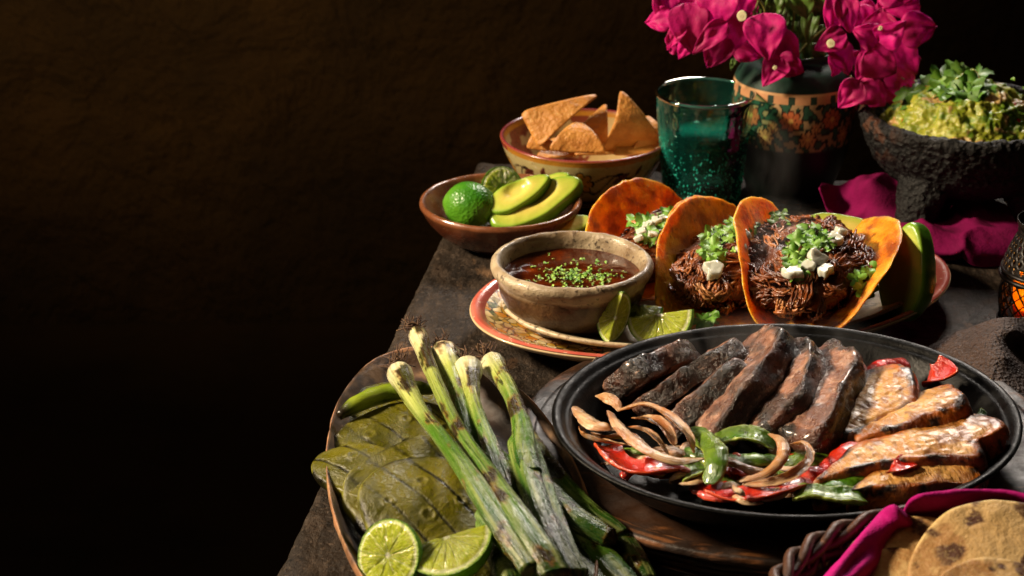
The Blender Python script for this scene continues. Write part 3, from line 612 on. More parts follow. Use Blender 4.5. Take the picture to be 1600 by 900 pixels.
def taco(label, front, yaw, Rr, zb, phiL, phiR, s0, sd, fill=(.058, .04, .030, .028), nst=900, herbs=(), dices=(), backtilt=0, layers=1, extra_dice=0, nlv=12):
    """front: pixel of the fold's front end; yaw: where the opening points (radians from -Y, + to the right)"""
    ax = Vector((sin(yaw), -cos(yaw), 0)); rt = Vector((cos(yaw), sin(yaw), 0)); up = Vector((0, 0, 1))
    if backtilt:
        q = Matrix.Rotation(backtilt, 3, rt); ax = q @ ax; up = q @ up
    O = P(front[0], front[1], zb) - ax*Rr*.97
    t = thing('taco', label, 'taco', O, 'three beef tacos on the cream plate')
    M3 = Matrix((rt, ax, up)).transposed().to_4x4(); M3.translation = O
    tabL = []; x = z = 0; ds = Rr*1.05/80
    cur = {1: [], -1: []}
    for sg, ph in ((1, phiR), (-1, phiL)):
        x = z = 0; cur[sg].append((0, 0, 0))
        for i in range(80):
            s = (i+.5)/80; f = ph*ss(0, s0, s)*(1-.12*ss(.6, 1, s)) if True else 0
            x += sg*cos(f)*ds; z += sin(f)*ds; cur[sg].append((x, z, f*sg))
    def bend(s, off):
        sg = 1 if s >= 0 else -1; k = min(79.999, abs(s)/(Rr*1.05)*80); i = int(k); f = k-i
        a, b = cur[sg][i], cur[sg][i+1]
        X = a[0]+(b[0]-a[0])*f; Z = a[1]+(b[1]-a[1])*f; ph = a[2]+(b[2]-a[2])*f
        return X-sin(ph)*off, Z+cos(ph)*off
    for ly in range(layers):
        off0 = -.0028*ly
        def sh(geo):
            V = []
            for (x, y, z) in geo[0]:
                wob = .0036*noise.noise(Vector((x*22, y*22, sd+ly)))+.0016*noise.noise(Vector((x*50, y*50, sd)))
                X, Z = bend(x+ly*.004, z+wob+off0); V.append((X, y-ly*.004, Z))
            return V, geo[1], geo[2]
        prof_ = [(0, 1)]+[(i/40*.97, 1) for i in range(1, 41)]+[(.985, .8), (.997, .35), (1, -.2), (.99, -.8), (.975, -1)]+[(.97-i/24*.97, -1) for i in range(1, 24)]+[(0, -1)]
        g = sh(slab((lambda t: (lambda q, h: (q[0]*h, q[1]*h))(ell(Rr, Rr, 2, .07, sd+ly*3)(t), 1+.012*noise.noise(Vector((cos(t)*9, sin(t)*9, sd))))), .00095, 120, prof_))
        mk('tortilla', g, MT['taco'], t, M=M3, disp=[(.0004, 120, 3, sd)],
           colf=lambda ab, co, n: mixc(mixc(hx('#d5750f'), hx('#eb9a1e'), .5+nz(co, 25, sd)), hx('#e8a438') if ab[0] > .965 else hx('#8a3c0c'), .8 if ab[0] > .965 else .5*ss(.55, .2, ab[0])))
    fa, fb, fc, fz = fill; fo = .014
    def mp(u, v):   # filling body
        th = u*2*pi; ph = v*pi
        return (fb*.95*sin(ph)*cos(th), fa*sin(ph)*sin(th)*.95+fo, fz+fc*.93*cos(ph))
    mk('filling', surf(mp, 40, 20, wu=True), MT['beef'], t, M=M3, disp=[(.0035, 70, 4, sd)], colf=lambda ab, co, n: mixc(hx('#50260f'), hx('#74401c'), .5+nz(co, 90)))
    def sp():
        th = R_.uniform(0, 2*pi); ph = math.acos(R_.uniform(-.75, 1)); l = Vector((sin(ph)*cos(th), sin(ph)*sin(th), cos(ph)))
        co = M3 @ Vector((fb*l.x, fa*l.y+fo, fz+fc*l.z)); N = M3.to_3x3() @ Vector((l.x/fb, l.y/fa, l.z/fc)).normalized(); return co, N
    def proj(p):
        q = M3.inverted() @ p; q = Vector((q.x/fb, (q.y-fo)/fa, (q.z-fz)/fc)); q.normalize(); q *= 1+.10*noise.noise(p*90); return M3 @ Vector((q.x*fb, q.y*fa+fo, fz+q.z*fc))
    o = mk('shredded_beef', beef_strands(nst, sp, bias=(ax+up*.4), proj=proj), MT['beef'], t, colf=beefc); o['kind'] = 'stuff'
    def top(px, py):   # hit the filling ellipsoid with the pixel ray
        o_ = M3.inverted() @ Vector((0, 0, CAMH)); d = M3.inverted().to_3x3() @ ray(px, py)
        o2 = Vector((o_.x/fb, (o_.y-fo)/fa, (o_.z-fz)/fc)); d2 = Vector((d.x/fb, d.y/fa, d.z/fc))
        A = d2.dot(d2); B = 2*o2.dot(d2); C = o2.dot(o2)-1; D = max(0, B*B-4*A*C); tt = (-B-sqrt(D))/(2*A)
        l = o2+d2*tt; l.normalize(); co = M3 @ Vector((fb*l.x, fa*l.y+fo, fz+fc*l.z)); N = (M3.to_3x3() @ Vector((l.x/fb, l.y/fa, l.z/fc))).normalized()
        return co+N*.004, N
    cp = []
    for (px, py, rad, n) in herbs:
        for i in range(n):
            a = R_.uniform(0, 6.28); r = rad*sqrt(R_.random()); co, N = top(px+r*cos(a), py+r*sin(a)*.8)
            if i < nlv: leaf_on(t, co+N*.001*i/4, N+Vector((0, -.5, .3)), R_.uniform(.005, .0095), dark=R_.uniform(0, .55))
            cp.append((co+N*R_.uniform(-.001, .002), N))
    if cp: chopped(t, cp, (.0014, .0038))
    for (px, py, s) in dices:
        co, N = top(px, py); dice(t, co+N*.002, s, N)
    return t
taco('beef taco farthest back on the plate, its shell arching behind the sauce bowl', (952, 462), radians(-40), .080, .020, radians(66), radians(10), .5, 1, backtilt=radians(3), fill=(.052, .030, .018, .018), nst=460,
     herbs=[(1012, 366, 26, 26), (1040, 350, 18, 16)], dices=[(1003, 372, .0042), (1012, 362, .004), (1025, 356, .0045), (1036, 352, .004), (998, 382, .004), (1018, 376, .004)])
taco('middle beef taco with a big cilantro sprig between the other two tacos', (1080, 514), radians(-32), .085, .020, radians(66), radians(6), .5, 2, layers=2, backtilt=radians(4), fill=(.060, .040, .020, .022), 
     herbs=[(1130, 385, 24, 30), (1112, 402, 16, 14), (1155, 365, 20, 20)], dices=[(1116, 430, .0074), (1160, 380, .0055), (1155, 398, .005)], nlv=15)
taco('large front beef taco topped with four lumps of white onion', (1238, 526), radians(-14), .083, .0245, radians(64), radians(44), .5, 3, backtilt=radians(8), fill=(.060, .047, .021, .020), nst=1250,
     herbs=[(1262, 398, 34, 44), (1270, 380, 24, 24), (1345, 440, 20, 24), (1245, 430, 14, 10)], dices=[(1273, 416, .0078), (1286, 431, .0072), (1240, 433, .0078), (1300, 385, .0062), (1262, 424, .005), (1310, 372, .005)], nlv=14)

def avo_slice(O, X, N, a, b, h, label, sd, bendz=0, group=None, hollow=None):
    def cf(ab, co, n):
        s = ab[0]; c = mixc(hx('#c9b85a'), hx('#a9b444'), ss(.3, .8, s)); c = mixc(c, hx('#6f9a26'), ss(.78, .97, s))
        if ab[2] < .6 and s > .97: c = mixc(hx('#5f961e'), hx('#33600f'), .5+nz(co, 50))
        return c
    o2 = lambda t: (ell(a, b, 2.0, .04, sd)(t)[0]*(1+.0*cos(t)), ell(a, b, 2.0, .04, sd)(t)[1]*(1-.25*cos(t)))
    def zf(x, y):
        z = bendz*x*x
        if hollow: z -= hollow[2]*exp(-(((x-hollow[0])/hollow[3])**2+((y-hollow[1])/hollow[4])**2)**2)
        return z
    return mkt('avocado_slice', slab(o2, h, 90, SLF, zf), MT['avocado'], label, 'avocado slice', group, M=basis(O, X, N), disp=[(.0008, 40, 3, sd)], colf=cf)
avo_slice(P(1420, 425, .048), (.12, .3, 1), (-.75, -.55, .3), .037, .020, .008, 'thick avocado slice with green skin against the front taco right shell', 3)
avo_slice(P(1312, 362, .052), (1, -.1, 0), (0, -.6, .9), .030, .013, .007, 'avocado slice peeking out behind the front taco', 4)
avo_slice(P(890, 356, .024), (1, .4, 0), (0, -.5, .9), .020, .010, .005, 'pale green avocado slice behind the sauce bowl rim', 5)
sp = thing('cilantro_sprig', 'cilantro sprig lying between the middle and front tacos at their tops', 'herb', P(1200, 345, .065))
for i in range(12):
    a = R_.uniform(0, 6.28); r = R_.uniform(0, 1)
    leaf_on(sp, P(1195+R_.uniform(-28, 30), 345+R_.uniform(-14, 14), .066+R_.uniform(-.003, .004)), (0, -.6, 1), R_.uniform(.005, .009))
gp = thing('cilantro_sprig', 'small dark cilantro leaves on the platter below the middle taco', 'herb', P(1085, 500, .03))
for i in range(9): leaf_on(gp, P(1085+R_.uniform(-24, 30), 498+R_.uniform(-10, 12), .034+R_.uniform(-.003, .004)), (0, -.6, 1), R_.uniform(.005, .008), dark=.4)

# ------------------------------------------------------------------ avocado bowl and chip bowl
AC = P(782, 312, .037); AC = Vector((AC.x, AC.y, 0))
prof = [(0, .0075), (.03, .008), (.048, .018), (.058, .030), (.0625, .0365), (.0655, .0375), (.0672, .0345), (.0655, .0305), (.059, .020), (.048, .009), (.034, .002), (.031, 0), (0, 0)]
mkt('clay_bowl', lathe(prof, 140, 80, AC, rf=lambda r, z, a, f: r*(1+.006*noise.noise(Vector((cos(a)*2, sin(a)*2, 3))))), MT['clay'], 'shallow brown glazed bowl holding a lime and avocado at the table corner', 'bowl',
    disp=[(.0005, 60, 3, 2)], colf=lambda ab, co, n: mixc(hx('#5a2c18'), hx('#7c4a2c'), ss(.025, .037, co.z)))
lp = P(735, 322, .030)
g = surf(lambda u, v: ((.0205+.0016*exp(-((v-.0)*8)**2))*sin(pi*v)*cos(2*pi*u), (.0200)*sin(pi*v)*sin(2*pi*u), .0225*cos(pi*v)*(1+.06*abs(cos(pi*v))**12)), 64, 40, wu=True)
mkt('whole_lime', g, MT['lime_skin'], 'whole green lime in the brown bowl', 'lime', M=basis(lp, (0, 0, 1), (.95, -.35, -.1)), disp=[(.0006, 60, 3, 4)], colf=lambda ab, co, n: mixc(hx('#2f6e10'), hx('#5c9420'), .5+.9*nz(co, 35)))
lime_cut(.0185, 'half', 'lime_wedge', 'cut lime half standing behind the whole lime in the brown bowl', P(785, 294, .034), (1, .2, .1), (.35, -.85, .35), cat='lime', sq=.7)
avo_slice(P(838, 320, .033), (1, .25, .42), (-.15, -.62, .75), .042, .0165, .008, 'front avocado slice in the brown bowl, the longer one', 1, hollow=(.004, .006, .006, .016, .009))
avo_slice(P(812, 306, .040), (1, .3, .38), (-.2, -.62, .7), .030, .012, .007, 'rear avocado slice in the brown bowl, behind the longer one', 2, hollow=(.0, .004, .004, .010, .007))
avo_slice(P(850, 298, .036), (1, .3, .38), (-.2, -.62, .7), .026, .010, .006, 'short avocado slice at the back edge of the brown bowl', 6)

KC = Vector((.064, 1.606, 0))
prof = [(0, .009), (.035, .010), (.055, .022), (.066, .040), (.0705, .0525), (.0725, .0555), (.0745, .0545), (.0738, .0515), (.069, .038), (.058, .018), (.045, .006), (.038, .003), (.036, 0), (0, 0)]
def flower2(x, y, cx, cy, R, n=8):
    dx, dy = x-cx, y-cy; d = hypot(dx, dy)/R; a = atan2(dy, dx)
    if d > 1.25: return None
    pet = .62+.38*abs(cos(a*n/2))**.6
    if d < .2: return 'core'
    if d < pet-.12: return 'edge' if abs(sin(a*n/2)) > .985 else 'petal'
    if d < pet+.03: return 'edge'
    return None
def chipc(ab, co, n):
    z = co.z; r = hypot(co.x-KC.x, co.y-KC.y); a = atan2(co.y-KC.y, co.x-KC.x)
    if z > .0495 and r > .0685: return mixc(hx('#7a2030'), hx('#b47a28'), ss(.0560, .052, z)) if a > -2.75 or z > .054 else hx('#93302e')
    if ab[0] < .36: return mixc(hx('#b89c68'), hx('#7a3a26'), ss(.1, .3, nz(co, 50, 3)))
    cream = hx('#b3a270'); s = a*.066; y = z
    c = cream
    for k in range(10):
        cx = -pi+(k+.35)*2*pi/10; x = ((a-cx+pi) % (2*pi)-pi)*.066
        if k % 2 == 0:
            f = flower2(x, y, 0, .032, .0125)
            if f == 'core': return hx('#3a2410')
            if f == 'petal': return hx('#c58a1e')
            if f == 'edge': return hx('#21160d')
        else:
            for lx, ly, an, L in ((-.006, .036, .6, .009), (.007, .030, -.7, .009), (-.003, .024, 2.2, .008), (.010, .040, 1.2, .006)):
                u = (x-lx)*cos(an)+(y-ly)*sin(an); v = -(x-lx)*sin(an)+(y-ly)*cos(an)
                if abs(u) < L and abs(v) < .34*L*(1-(u/L)**2)+.0002: return hx('#5c2012') if abs(v) > .0005 else hx('#20140c')
    v = y-.031-.010*sin(a*10+.6)
    if abs(v) < .0011: return hx('#2a1a0e')
    v = y-.028-.012*sin(a*5+1.6)
    if abs(v) < .0008: return hx('#3c2412')
    if z < .012: return hx('#5a3a1c')
    return c
mkt('painted_bowl', lathe(prof, 420, 170, KC), MT['painted_bowl'], 'cream bowl painted with flowers and vines, filled with tortilla chips', 'bowl', colf=chipc)
def chip(label, pts, bul, Rr=.1, sd=0):
    bul *= 1.6; a, b, c = [Vector(p) for p in pts]; N = (b-a).cross(c-a).normalized()
    if N.y > 0: N = -N
    V = []; AB = []; F = []; n = 22; cen = (a+b+c)/3; idx = {}
    for i in range(n+1):
        for j in range(n+1-i):
            u, v = i/n, j/n; w_ = 1-u-v; p = a*w_+b*u+c*v
            k = 1-max(u, v, w_); cor = max(0, max(u, v, w_)-.86)/.14; p = p+(cen-p)*.12*cor*cor
            p = p+N*(bul*(4*u*(1-u))*1+.003*noise.noise(p*35+Vector((sd, 0, 0)))); idx[(i, j)] = len(V); V.append(p); AB.append((u, v))
    for i in range(n):
        for j in range(n-i):
            F.append((idx[i, j], idx[i+1, j], idx[i, j+1]))
            if j < n-i-1: F.append((idx[i+1, j], idx[i+1, j+1], idx[i, j+1]))
    return mkt('tortilla_chip', (V, F, AB), MT['chip'], label, 'tortilla chip', 'tortilla chips in the painted bowl', solid=.0013, bevel=None)
def W(px, py, dy=0): return Vy(px, py, KC.y+dy)
chip('bright folded chip standing tallest in the painted bowl', [W(938, 238, -.012), W(968, 136, .0), W(1036, 222, .006)], .006, sd=1)
chip('long pointed chip leaning left across the painted bowl', [W(812, 176, .0), W(940, 147, .012), W(842, 232, -.02)], .004, sd=2)
chip('chip resting low at the front of the painted bowl between two tall ones', [W(855, 236, -.03), W(905, 192, -.006), W(950, 240, -.034)], .006, sd=3)
chip('chip behind the low front one, showing its curved top edge', [W(880, 225, .0), W(948, 160, .02), W(950, 225, -.0)], .003, sd=4)
chip('dark chip at the right side of the painted bowl by the glass', [W(985, 240, -.01), W(1010, 178, .02), W(1040, 225, .01)], .004, sd=5)
chip('small chip at the left inside of the painted bowl', [W(822, 232, -.01), W(840, 205, .0), W(880, 235, -.02)], .003, sd=6)
for i, (x, y) in enumerate(((870, 240), (930, 236), (990, 236))):
    chip(['chip buried at the left bottom of the painted bowl', 'chip buried at the centre bottom of the painted bowl', 'chip buried at the right bottom of the painted bowl'][i], [W(x-35, y+8, -.02), W(x, y-22, .03), W(x+38, y+4, -.01)], .003, sd=7+i)

# ------------------------------------------------------------------ glass of water
GC = P(1104, 320, 0); GC = Vector((GC.x, GC.y, 0)); GC.x = .1655; GH = .103
def grf(r, z, a, f):
    return r*(1+.016*abs(cos(a*12))*ss(.045, .06, z)*(1-ss(.088, .094, z))*(1 if f < .42 else -.4)) if r > .02 else r
prof = [(0, 0), (.030, 0), (.0325, .002), (.0338, .012), (.0382, .06), (.0415, .094), (.0426, GH-.001), (.0418, GH), (.0408, GH-.0015), (.0398, .092), (.0365, .06), (.0318, .014), (.030, .009), (0, .008)]
glass = thing('drinking_glass', 'teal blown drinking glass half full of water, beside the painted bowl', 'glass', GC)
mk('tumbler', lathe(prof, 180, 110, GC, smooth_prof=True, rf=grf), MT['glass'], glass)
mk('rim', lathe([(.0402, GH-.0012), (.0408, GH+.0004), (.0419, GH+.0008), (.0429, GH+.0001), (.0432, GH-.0014), (.0425, GH-.0026)], 160, 20, GC), MT['glass_rim_glint'], glass)  # extra ring; its pale diffuse colour stands in for the rim's glints
prof = [(0, .0078), (.0303, .0088), (.0321, .014), (.0368, .06), (.0380, .0715), (.0373, .0708), (0, .0706)]
mkt('water', lathe(prof, 96, 50, GC, smooth_prof=False), MT['water'], 'clear water filling the teal glass', 'water')
gs = []
for i in range(1100):
    z = .006+.060*R_.random()**1.4; a = R_.uniform(0, 6.28); r = .0336+(.0382-.0338)*(z-.012)/.048; s = R_.uniform(.0003, .0009)
    gs.append(xf(surf(lambda u, v: (s*sin(pi*v)*cos(2*pi*u), s*sin(pi*v)*sin(2*pi*u), s*1.3*cos(pi*v)), 6, 4, wu=True), Matrix.Translation(GC+Vector((r*cos(a), r*sin(a), z)))))
o = mk('bubbles', join(gs), MT['bubble'], glass); o['kind'] = 'stuff'

# ------------------------------------------------------------------ vase and bougainvillea
VC = Vector((.2465, 1.612, 0))
prof = [(0, 0), (.034, 0), (.040, .006), (.050, .026), (.0545, .045), (.0548, .062), (.0530, .071), (.046, .0785), (.037, .0822), (.0325, .0838), (.032, .0848), (.0330, .0862), (.0325, .0872), (.031, .0868), (.029, .0835), (.028, .078), (.03, .06), (0, .02)]
prof = [(q[0]*.98, q[1]*1.5) for q in prof]
def vasec(ab, co, n):
    z = co.z/1.5; a = atan2(co.y-VC.y, co.x-VC.x)
    if z > .0705: return mixc(hx('#24463a'), hx('#122a22'), .5+.8*nz(co, 30))
    if z > .0688: return hx('#c99a6a')
    if z > .0645:
        k = (a*9/pi) % 1; return hx('#c08a60') if .15 < k < .85 else hx('#23382c')
    if z < .036: return mixc(hx('#0d1210'), hx('#1c2a22'), ss(.034, .036, z))  # lower body painted near-black, standing in for the shade there
    for (dz, off, R) in ((.0545, 0, .0085), (.0435, .42, .0070), (.050, .6, .0045)):
        k = round((a+pi)*9/(2*pi)-off); cx = -pi+(k+off)*2*pi/9; x = ((a-cx+pi) % (2*pi)-pi)*.052
        f = flower2(x, z*1.5, 0, dz*1.5, R*1.2, 8)
        if f == 'core': return hx('#e0b060')
        if f == 'petal': return hx('#b8633a') if off == 0 else hx('#c88a58')
        if f == 'edge': return hx('#40140c')
    q = noise.noise(Vector((a*9, z*260, 2)))
    return hx('#2c5440') if q > .12 else (hx('#16261e') if q > -.12 else hx('#a98a62'))
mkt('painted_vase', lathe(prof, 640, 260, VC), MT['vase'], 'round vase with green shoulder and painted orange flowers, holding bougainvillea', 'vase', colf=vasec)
bq = thing('bougainvillea_bouquet', 'magenta bougainvillea sprays with green leaves standing in the painted vase', 'flowers', VC+Vector((0, 0, .06)))
def bract(base, tip, wpx, dy, tilt=.0, dark=0, fold=.25, name='bract', green=False):
    A = Vy(base[0], base[1], 1.575+dy); B = Vy(tip[0], tip[1], 1.575+dy+tilt); L = (B-A).length; wd = wpx*.00056*.5
    D = (B-A).normalized(); N = Vector((R_.uniform(-.45, .3), -1, R_.uniform(.0, .6))); N = (N-D*N.dot(D)).normalized(); S_ = N.cross(D)
    sd = R_.uniform(0, 50)
    def fn(u, v):
        q = v*2-1; wv = (sin(pi*min(1, u**.62))**.75)*(1-.25*u) if not green else sin(pi*u**.75)**.9
        x = q*wd*wv*1.12
        zz = fold*abs(x)*1.1 - .16*L*(2*u-1)**2*.8 + .0028*noise.noise(Vector((u*3, q*2.4, sd))) + .0009*sin(u*14+abs(q)*4)*abs(q)
        return A+D*(u*L)+S_*x+N*(zz)
    if green: cf = lambda ab, co, n: mixc(hx('#33521a'), hx('#5f7e2c'), .5+.7*nz(co, 30)+.3*exp(-(abs(ab[1]-.5)*30)))
    else: cf = lambda ab, co, n: mixc(mixc(hx('#d4047c'), hx('#a80454'), .5+.8*nz(co, 25, sd)), hx('#cf3c8c'), .22*exp(-((ab[1]-.5)*26)**2)+.15*(1-ab[0]))
    o = mk(name, surf(fn, 22, 16), MT['leaf' if green else 'bract'], bq, colf=cf, solid=.0004 if not green else .0005)
    return o
BR = [((1052, 28), (1006, 35), 38, 0, .01), ((1040, -14), (1040, 42), 44, .01, 0), ((1068, 38), (1040, 78), 26, -.01, 0), ((1086, 50), (1058, 94), 30, .005, .005), ((1070, 5), (1086, 86), 62, -.005, -.01),
      ((1136, 34), (1082, 84), 34, -.02, -.006), ((1134, 56), (1104, 107), 46, 0, 0), ((1122, -16), (1124, 43), 64, -.01, 0), ((1166, 20), (1136, 88), 42, .0, 0), ((1192, 20), (1201, 94), 62, -.035, -.012),
      ((1148, 74), (1192, 92), 32, .01, 0), ((1212, 50), (1247, 122), 46, 0, .01), ((1222, 88), (1193, 134), 42, -.01, -.012), ((1214, 96), (1258, 112), 40, -.005, 0), ((1090, -20), (1084, 34), 50, .015, 0), ((1160, -22), (1164, 30), 54, .01, 0),
      ((1310, -8), (1297, 58), 36, -.02, 0), ((1318, -8), (1330, 54), 38, -.02, 0), ((1322, 52), (1272, 78), 38, -.035, 0), ((1306, 66), (1329, 118), 38, -.03, 0), ((1312, 78), (1303, 122), 30, -.015, 0),
      ((1376, 66), (1334, 44), 44, -.01, 0), ((1374, 60), (1378, 12), 60, .01, .01), ((1372, 68), (1414, 36), 46, -.02, -.01), ((1410, 48), (1467, 42), 56, .0, .01), ((1398, 62), (1434, 118), 44, .01, 0),
      ((1352, 84), (1402, 116), 58, -.01, 0), ((1372, 88), (1338, 126), 48, 0, 0), ((1344, 128), (1310, 170), 42, -.02, 0), ((1346, 132), (1386, 166), 46, -.01, 0), ((1352, 130), (1350, 190), 40, 0, 0), ((1392, 104), (1430, 140), 50, .02, 0),
      ((1372, -14), (1432, -4), 46, 0, 0), ((1440, 10), (1378, 14), 40, .02, 0), ((1400, 96), (1440, 92), 44, .03, 0), ((1380, 130), (1420, 168), 44, .03, 0), ((1340, 10), (1352, 50), 40, .02, 0), ((1150, 30), (1110, 50), 50, .03, 0), ((1064, 70), (1040, 60), 40, .03, 0)]
for b, tp_, wd, dy, ti in BR: bract(b, tp_, wd, dy, ti, fold=R_.uniform(.08, .32))
for i in range(26):
    bx, by = R_.choice([(1110, -6), (1370, 20), (1340, 110), (1160, 10), (1390, 80), (1070, 5)]); a = R_.uniform(0, 6.28)
    bx += R_.uniform(-26, 26); by += R_.uniform(-26, 20); bract((bx, by), (bx+44*cos(a), by+40*sin(a)), R_.uniform(34, 50), R_.uniform(.03, .06), R_.uniform(-.01, .01))
def floret(px, py, dy, N=(0, -1, .3), s=.0042):
    O = Vy(px, py, 1.575+dy); Mx = basis(O, (1, 0, 0), N)
    mk('floret', join([lathe([(.0, -.012), (.0007, -.012), (.001, 0), (s*.4, .0004)], 10, 8), slab(ell(s, s, 2, .25, 3), .0006, 20)]), MT['cream'], bq, M=Mx)
floret(1159, 25, -.045, (-.2, -1, .1)); floret(1298, 68, -.045, (0, -1, .6), .0035); floret(1376, 44, -.03, (0, -1, .4), .0018); floret(1211, 106, -.03, (0, -1, .3), .0018)
GL = [((1235, -10), (1228, 40), 30), ((1255, -5), (1250, 62), 34), ((1215, -12), (1205, 30), 26), ((1270, 5), (1262, 70), 26), ((1240, 20), (1244, 72), 30), ((1283, -10), (1278, 34), 28), ((1258, 58), (1266, 132), 16),
      ((1225, 10), (1218, 52), 24), ((1150, 90), (1142, 108), 9), ((1285, 40), (1270, 84), 20), ((1360, 112), (1368, 140), 14), ((1246, -20), (1262, 30), 36), ((1200, -10), (1190, 22), 22), ((1272, 70), (1290, 108), 18), ((1236, 60), (1226, 96), 20), ((1268, 90), (1256, 128), 14)]
for i, (b, tp_, wd) in enumerate(GL): bract(b, tp_, wd, R_.uniform(-.01, .04), R_.uniform(-.01, .01), fold=.3, name='leaf', green=True)
for (a, b, c) in (((1225, 105), (1180, 20), (1120, 10)), ((1235, 105), (1300, 40), (1370, 60)), ((1232, 105), (1240, 30), (1250, -60)), ((1240, 105), (1320, 90), (1345, 140)), ((1176, 30), (1185, 2), (1196, -20)), ((1330, 120), (1336, 132), (1346, 150)), ((1196, 22), (1192, 8), (1176, -10))):
    mk('stem', tube([VC+Vector((0, 0, .07)) if a[1] == 105 else Vy(*a, 1.57), Vy(*a, 1.60 if a[1] == 105 else 1.56), Vy(*b, 1.60 if a[1] == 105 else 1.56), Vy(*c, 1.60 if a[1] == 105 else 1.56)], .0011, 30, 8), MT['stem'], bq)

# ------------------------------------------------------------------ molcajete with guacamole
MC = Vector((.385, 1.555, 0))
mol = thing('stone_mortar', 'black volcanic stone mortar on three legs with rusty left rim, heaped with guacamole', 'mortar', MC)
prof = [(0, .024), (.025, .0245), (.050, .030), (.070, .045), (.083, .065), (.0895, .083), (.0905, .0905), (.0875, .0945), (.082, .0935), (.077, .086), (.071, .072), (.055, .052), (.03, .042), (0, .040)]
def stonec(ab, co, n):
    c = mixc(hx('#050505'), hx('#0e0d0d'), .5+1.2*nz(co, 60, 1)); q = exp(-((co.x-(MC.x-.085))/.012)**2)*ss(.05, .07, co.z)
    return mixc(c, hx('#5a3826'), .7*q*ss(.0, .2, nz(co, 50, 4)))
mk('bowl', lathe(prof, 460, 200, MC), MT['stone'], mol, disp=[(.0016, 190, 4, 1), (.0016, 40, 3, 2)], colf=stonec)
for a in (228, 318, 90):
    a = radians(a); o0 = MC+Vector((.052*cos(a), .052*sin(a), .055)); o1 = MC+Vector((.066*cos(a), .066*sin(a), .03)); o2 = MC+Vector((.076*cos(a), .076*sin(a), .0))
    mk('leg', sweep([o0, o1, o2], lambda s, t: ((.026-.012*s)*cos(t)*(1 if s < .97 else .9), (.024-.012*s)*sin(t)), 70, 90, up=(cos(a), sin(a), .1)), MT['stone'], mol, disp=[(.0014, 190, 4, 1), (.001, 50, 3, 2)], colf=stonec)
gc = MC+Vector((-.002, -.004, .068))
guac = thing('guacamole', 'chunky green guacamole mound topped with cilantro and tomato bits in the stone mortar', 'guacamole', gc)
prof = [(.073, .004), (.068, .014), (.058, .026), (.045, .038), (.03, .049), (.014, .057), (0, .060)]
def guc(ab, co, n):
    k = nz(co, 90, 3, 4); c = mixc(hx('#76821e'), hx('#a3a238'), .5+1.3*k); c = mixc(c, hx('#5c7a1c'), ss(.1, .35, nz(co, 60, 8)))
    return mixc(c, hx('#b88a5c'), .8*ss(.25, .42, nz(co, 45, 12)))
mk('mound', lathe(prof, 300, 120, gc), MT['guac'], guac, disp=[(.005, 45, 3, 3), (.0025, 120, 3, 4), (.0012, 300, 2, 5)], colf=guc)
def gtop(px, py):
    Y = None
    for k in range(200):
        Y = MC.y-.085+k*.0008; p = Vy(px, py, Y); r = hypot(p.x-gc.x, p.y-gc.y)
        zz = .057*max(0, 1-(r/.076)**1.6)
        if p.z-gc.z < zz: return p
    return Vy(px, py, MC.y)
gs = []
for i in range(130):
    px = R_.uniform(1405, 1600); p = gtop(px, R_.uniform(128+abs(px-1510)*.42, 212)); s = R_.uniform(.0012, .0034)
    gs.append(xf(slab(ell(s, s*.8, 3, .3, R_.uniform(0, 9)), s*.6, 12, [(0, 1), (.7, .9), (1, .2), (.9, -.8), (0, -1)]), basis(p, (R_.uniform(-1, 1), R_.uniform(-1, 1), .3), (R_.uniform(-1, 1), -1, R_.uniform(0, 1.5)))))
o = mk('avocado_chunks', join(gs), MT['guac'], guac, colf=lambda ab, co, n: mixc(hx('#9aa23a'), hx('#c9c870'), .5+1.5*nz(co, 100, 7)), disp=[(.0006, 300, 2, 1)]); o['kind'] = 'stuff'
for px, py in ((1413, 190), (1528, 165), (1545, 150), (1505, 203), (1566, 150), (1440, 165), (1452, 136), (1590, 190), (1500, 210), (1560, 200), (1475, 190), (1582, 166)):
    p = gtop(px, py); s = R_.uniform(.0022, .0036)
    mk('tomato_dice', slab(ell(s, s*.8, 3.5, .2, px), s*.6, 18), MT['tomato'], guac, M=basis(p, (1, R_.uniform(-1, 1), .2), (R_.uniform(-.5, .5), -.6, 1)))
for i in range(32):
    px, py = (1504+R_.gauss(0, 22), 142+R_.gauss(0, 12)) if i < 27 else (1422+R_.uniform(-8, 8), 158+R_.uniform(-10, 14))
    py = max(py, 116+abs(px-1510)*.25)
    p = gtop(px, py); leaf_on(guac, p+Vector((0, -.003, .003)), (0, -.7, .9), R_.uniform(.011, .018), dark=R_.uniform(.1, .8))
chopped(guac, [(gtop(R_.uniform(1400, 1600), R_.uniform(122, 212))+Vector((0, -.001, .001)), (0, -.6, 1)) for i in range(50)], (.0012, .0026))

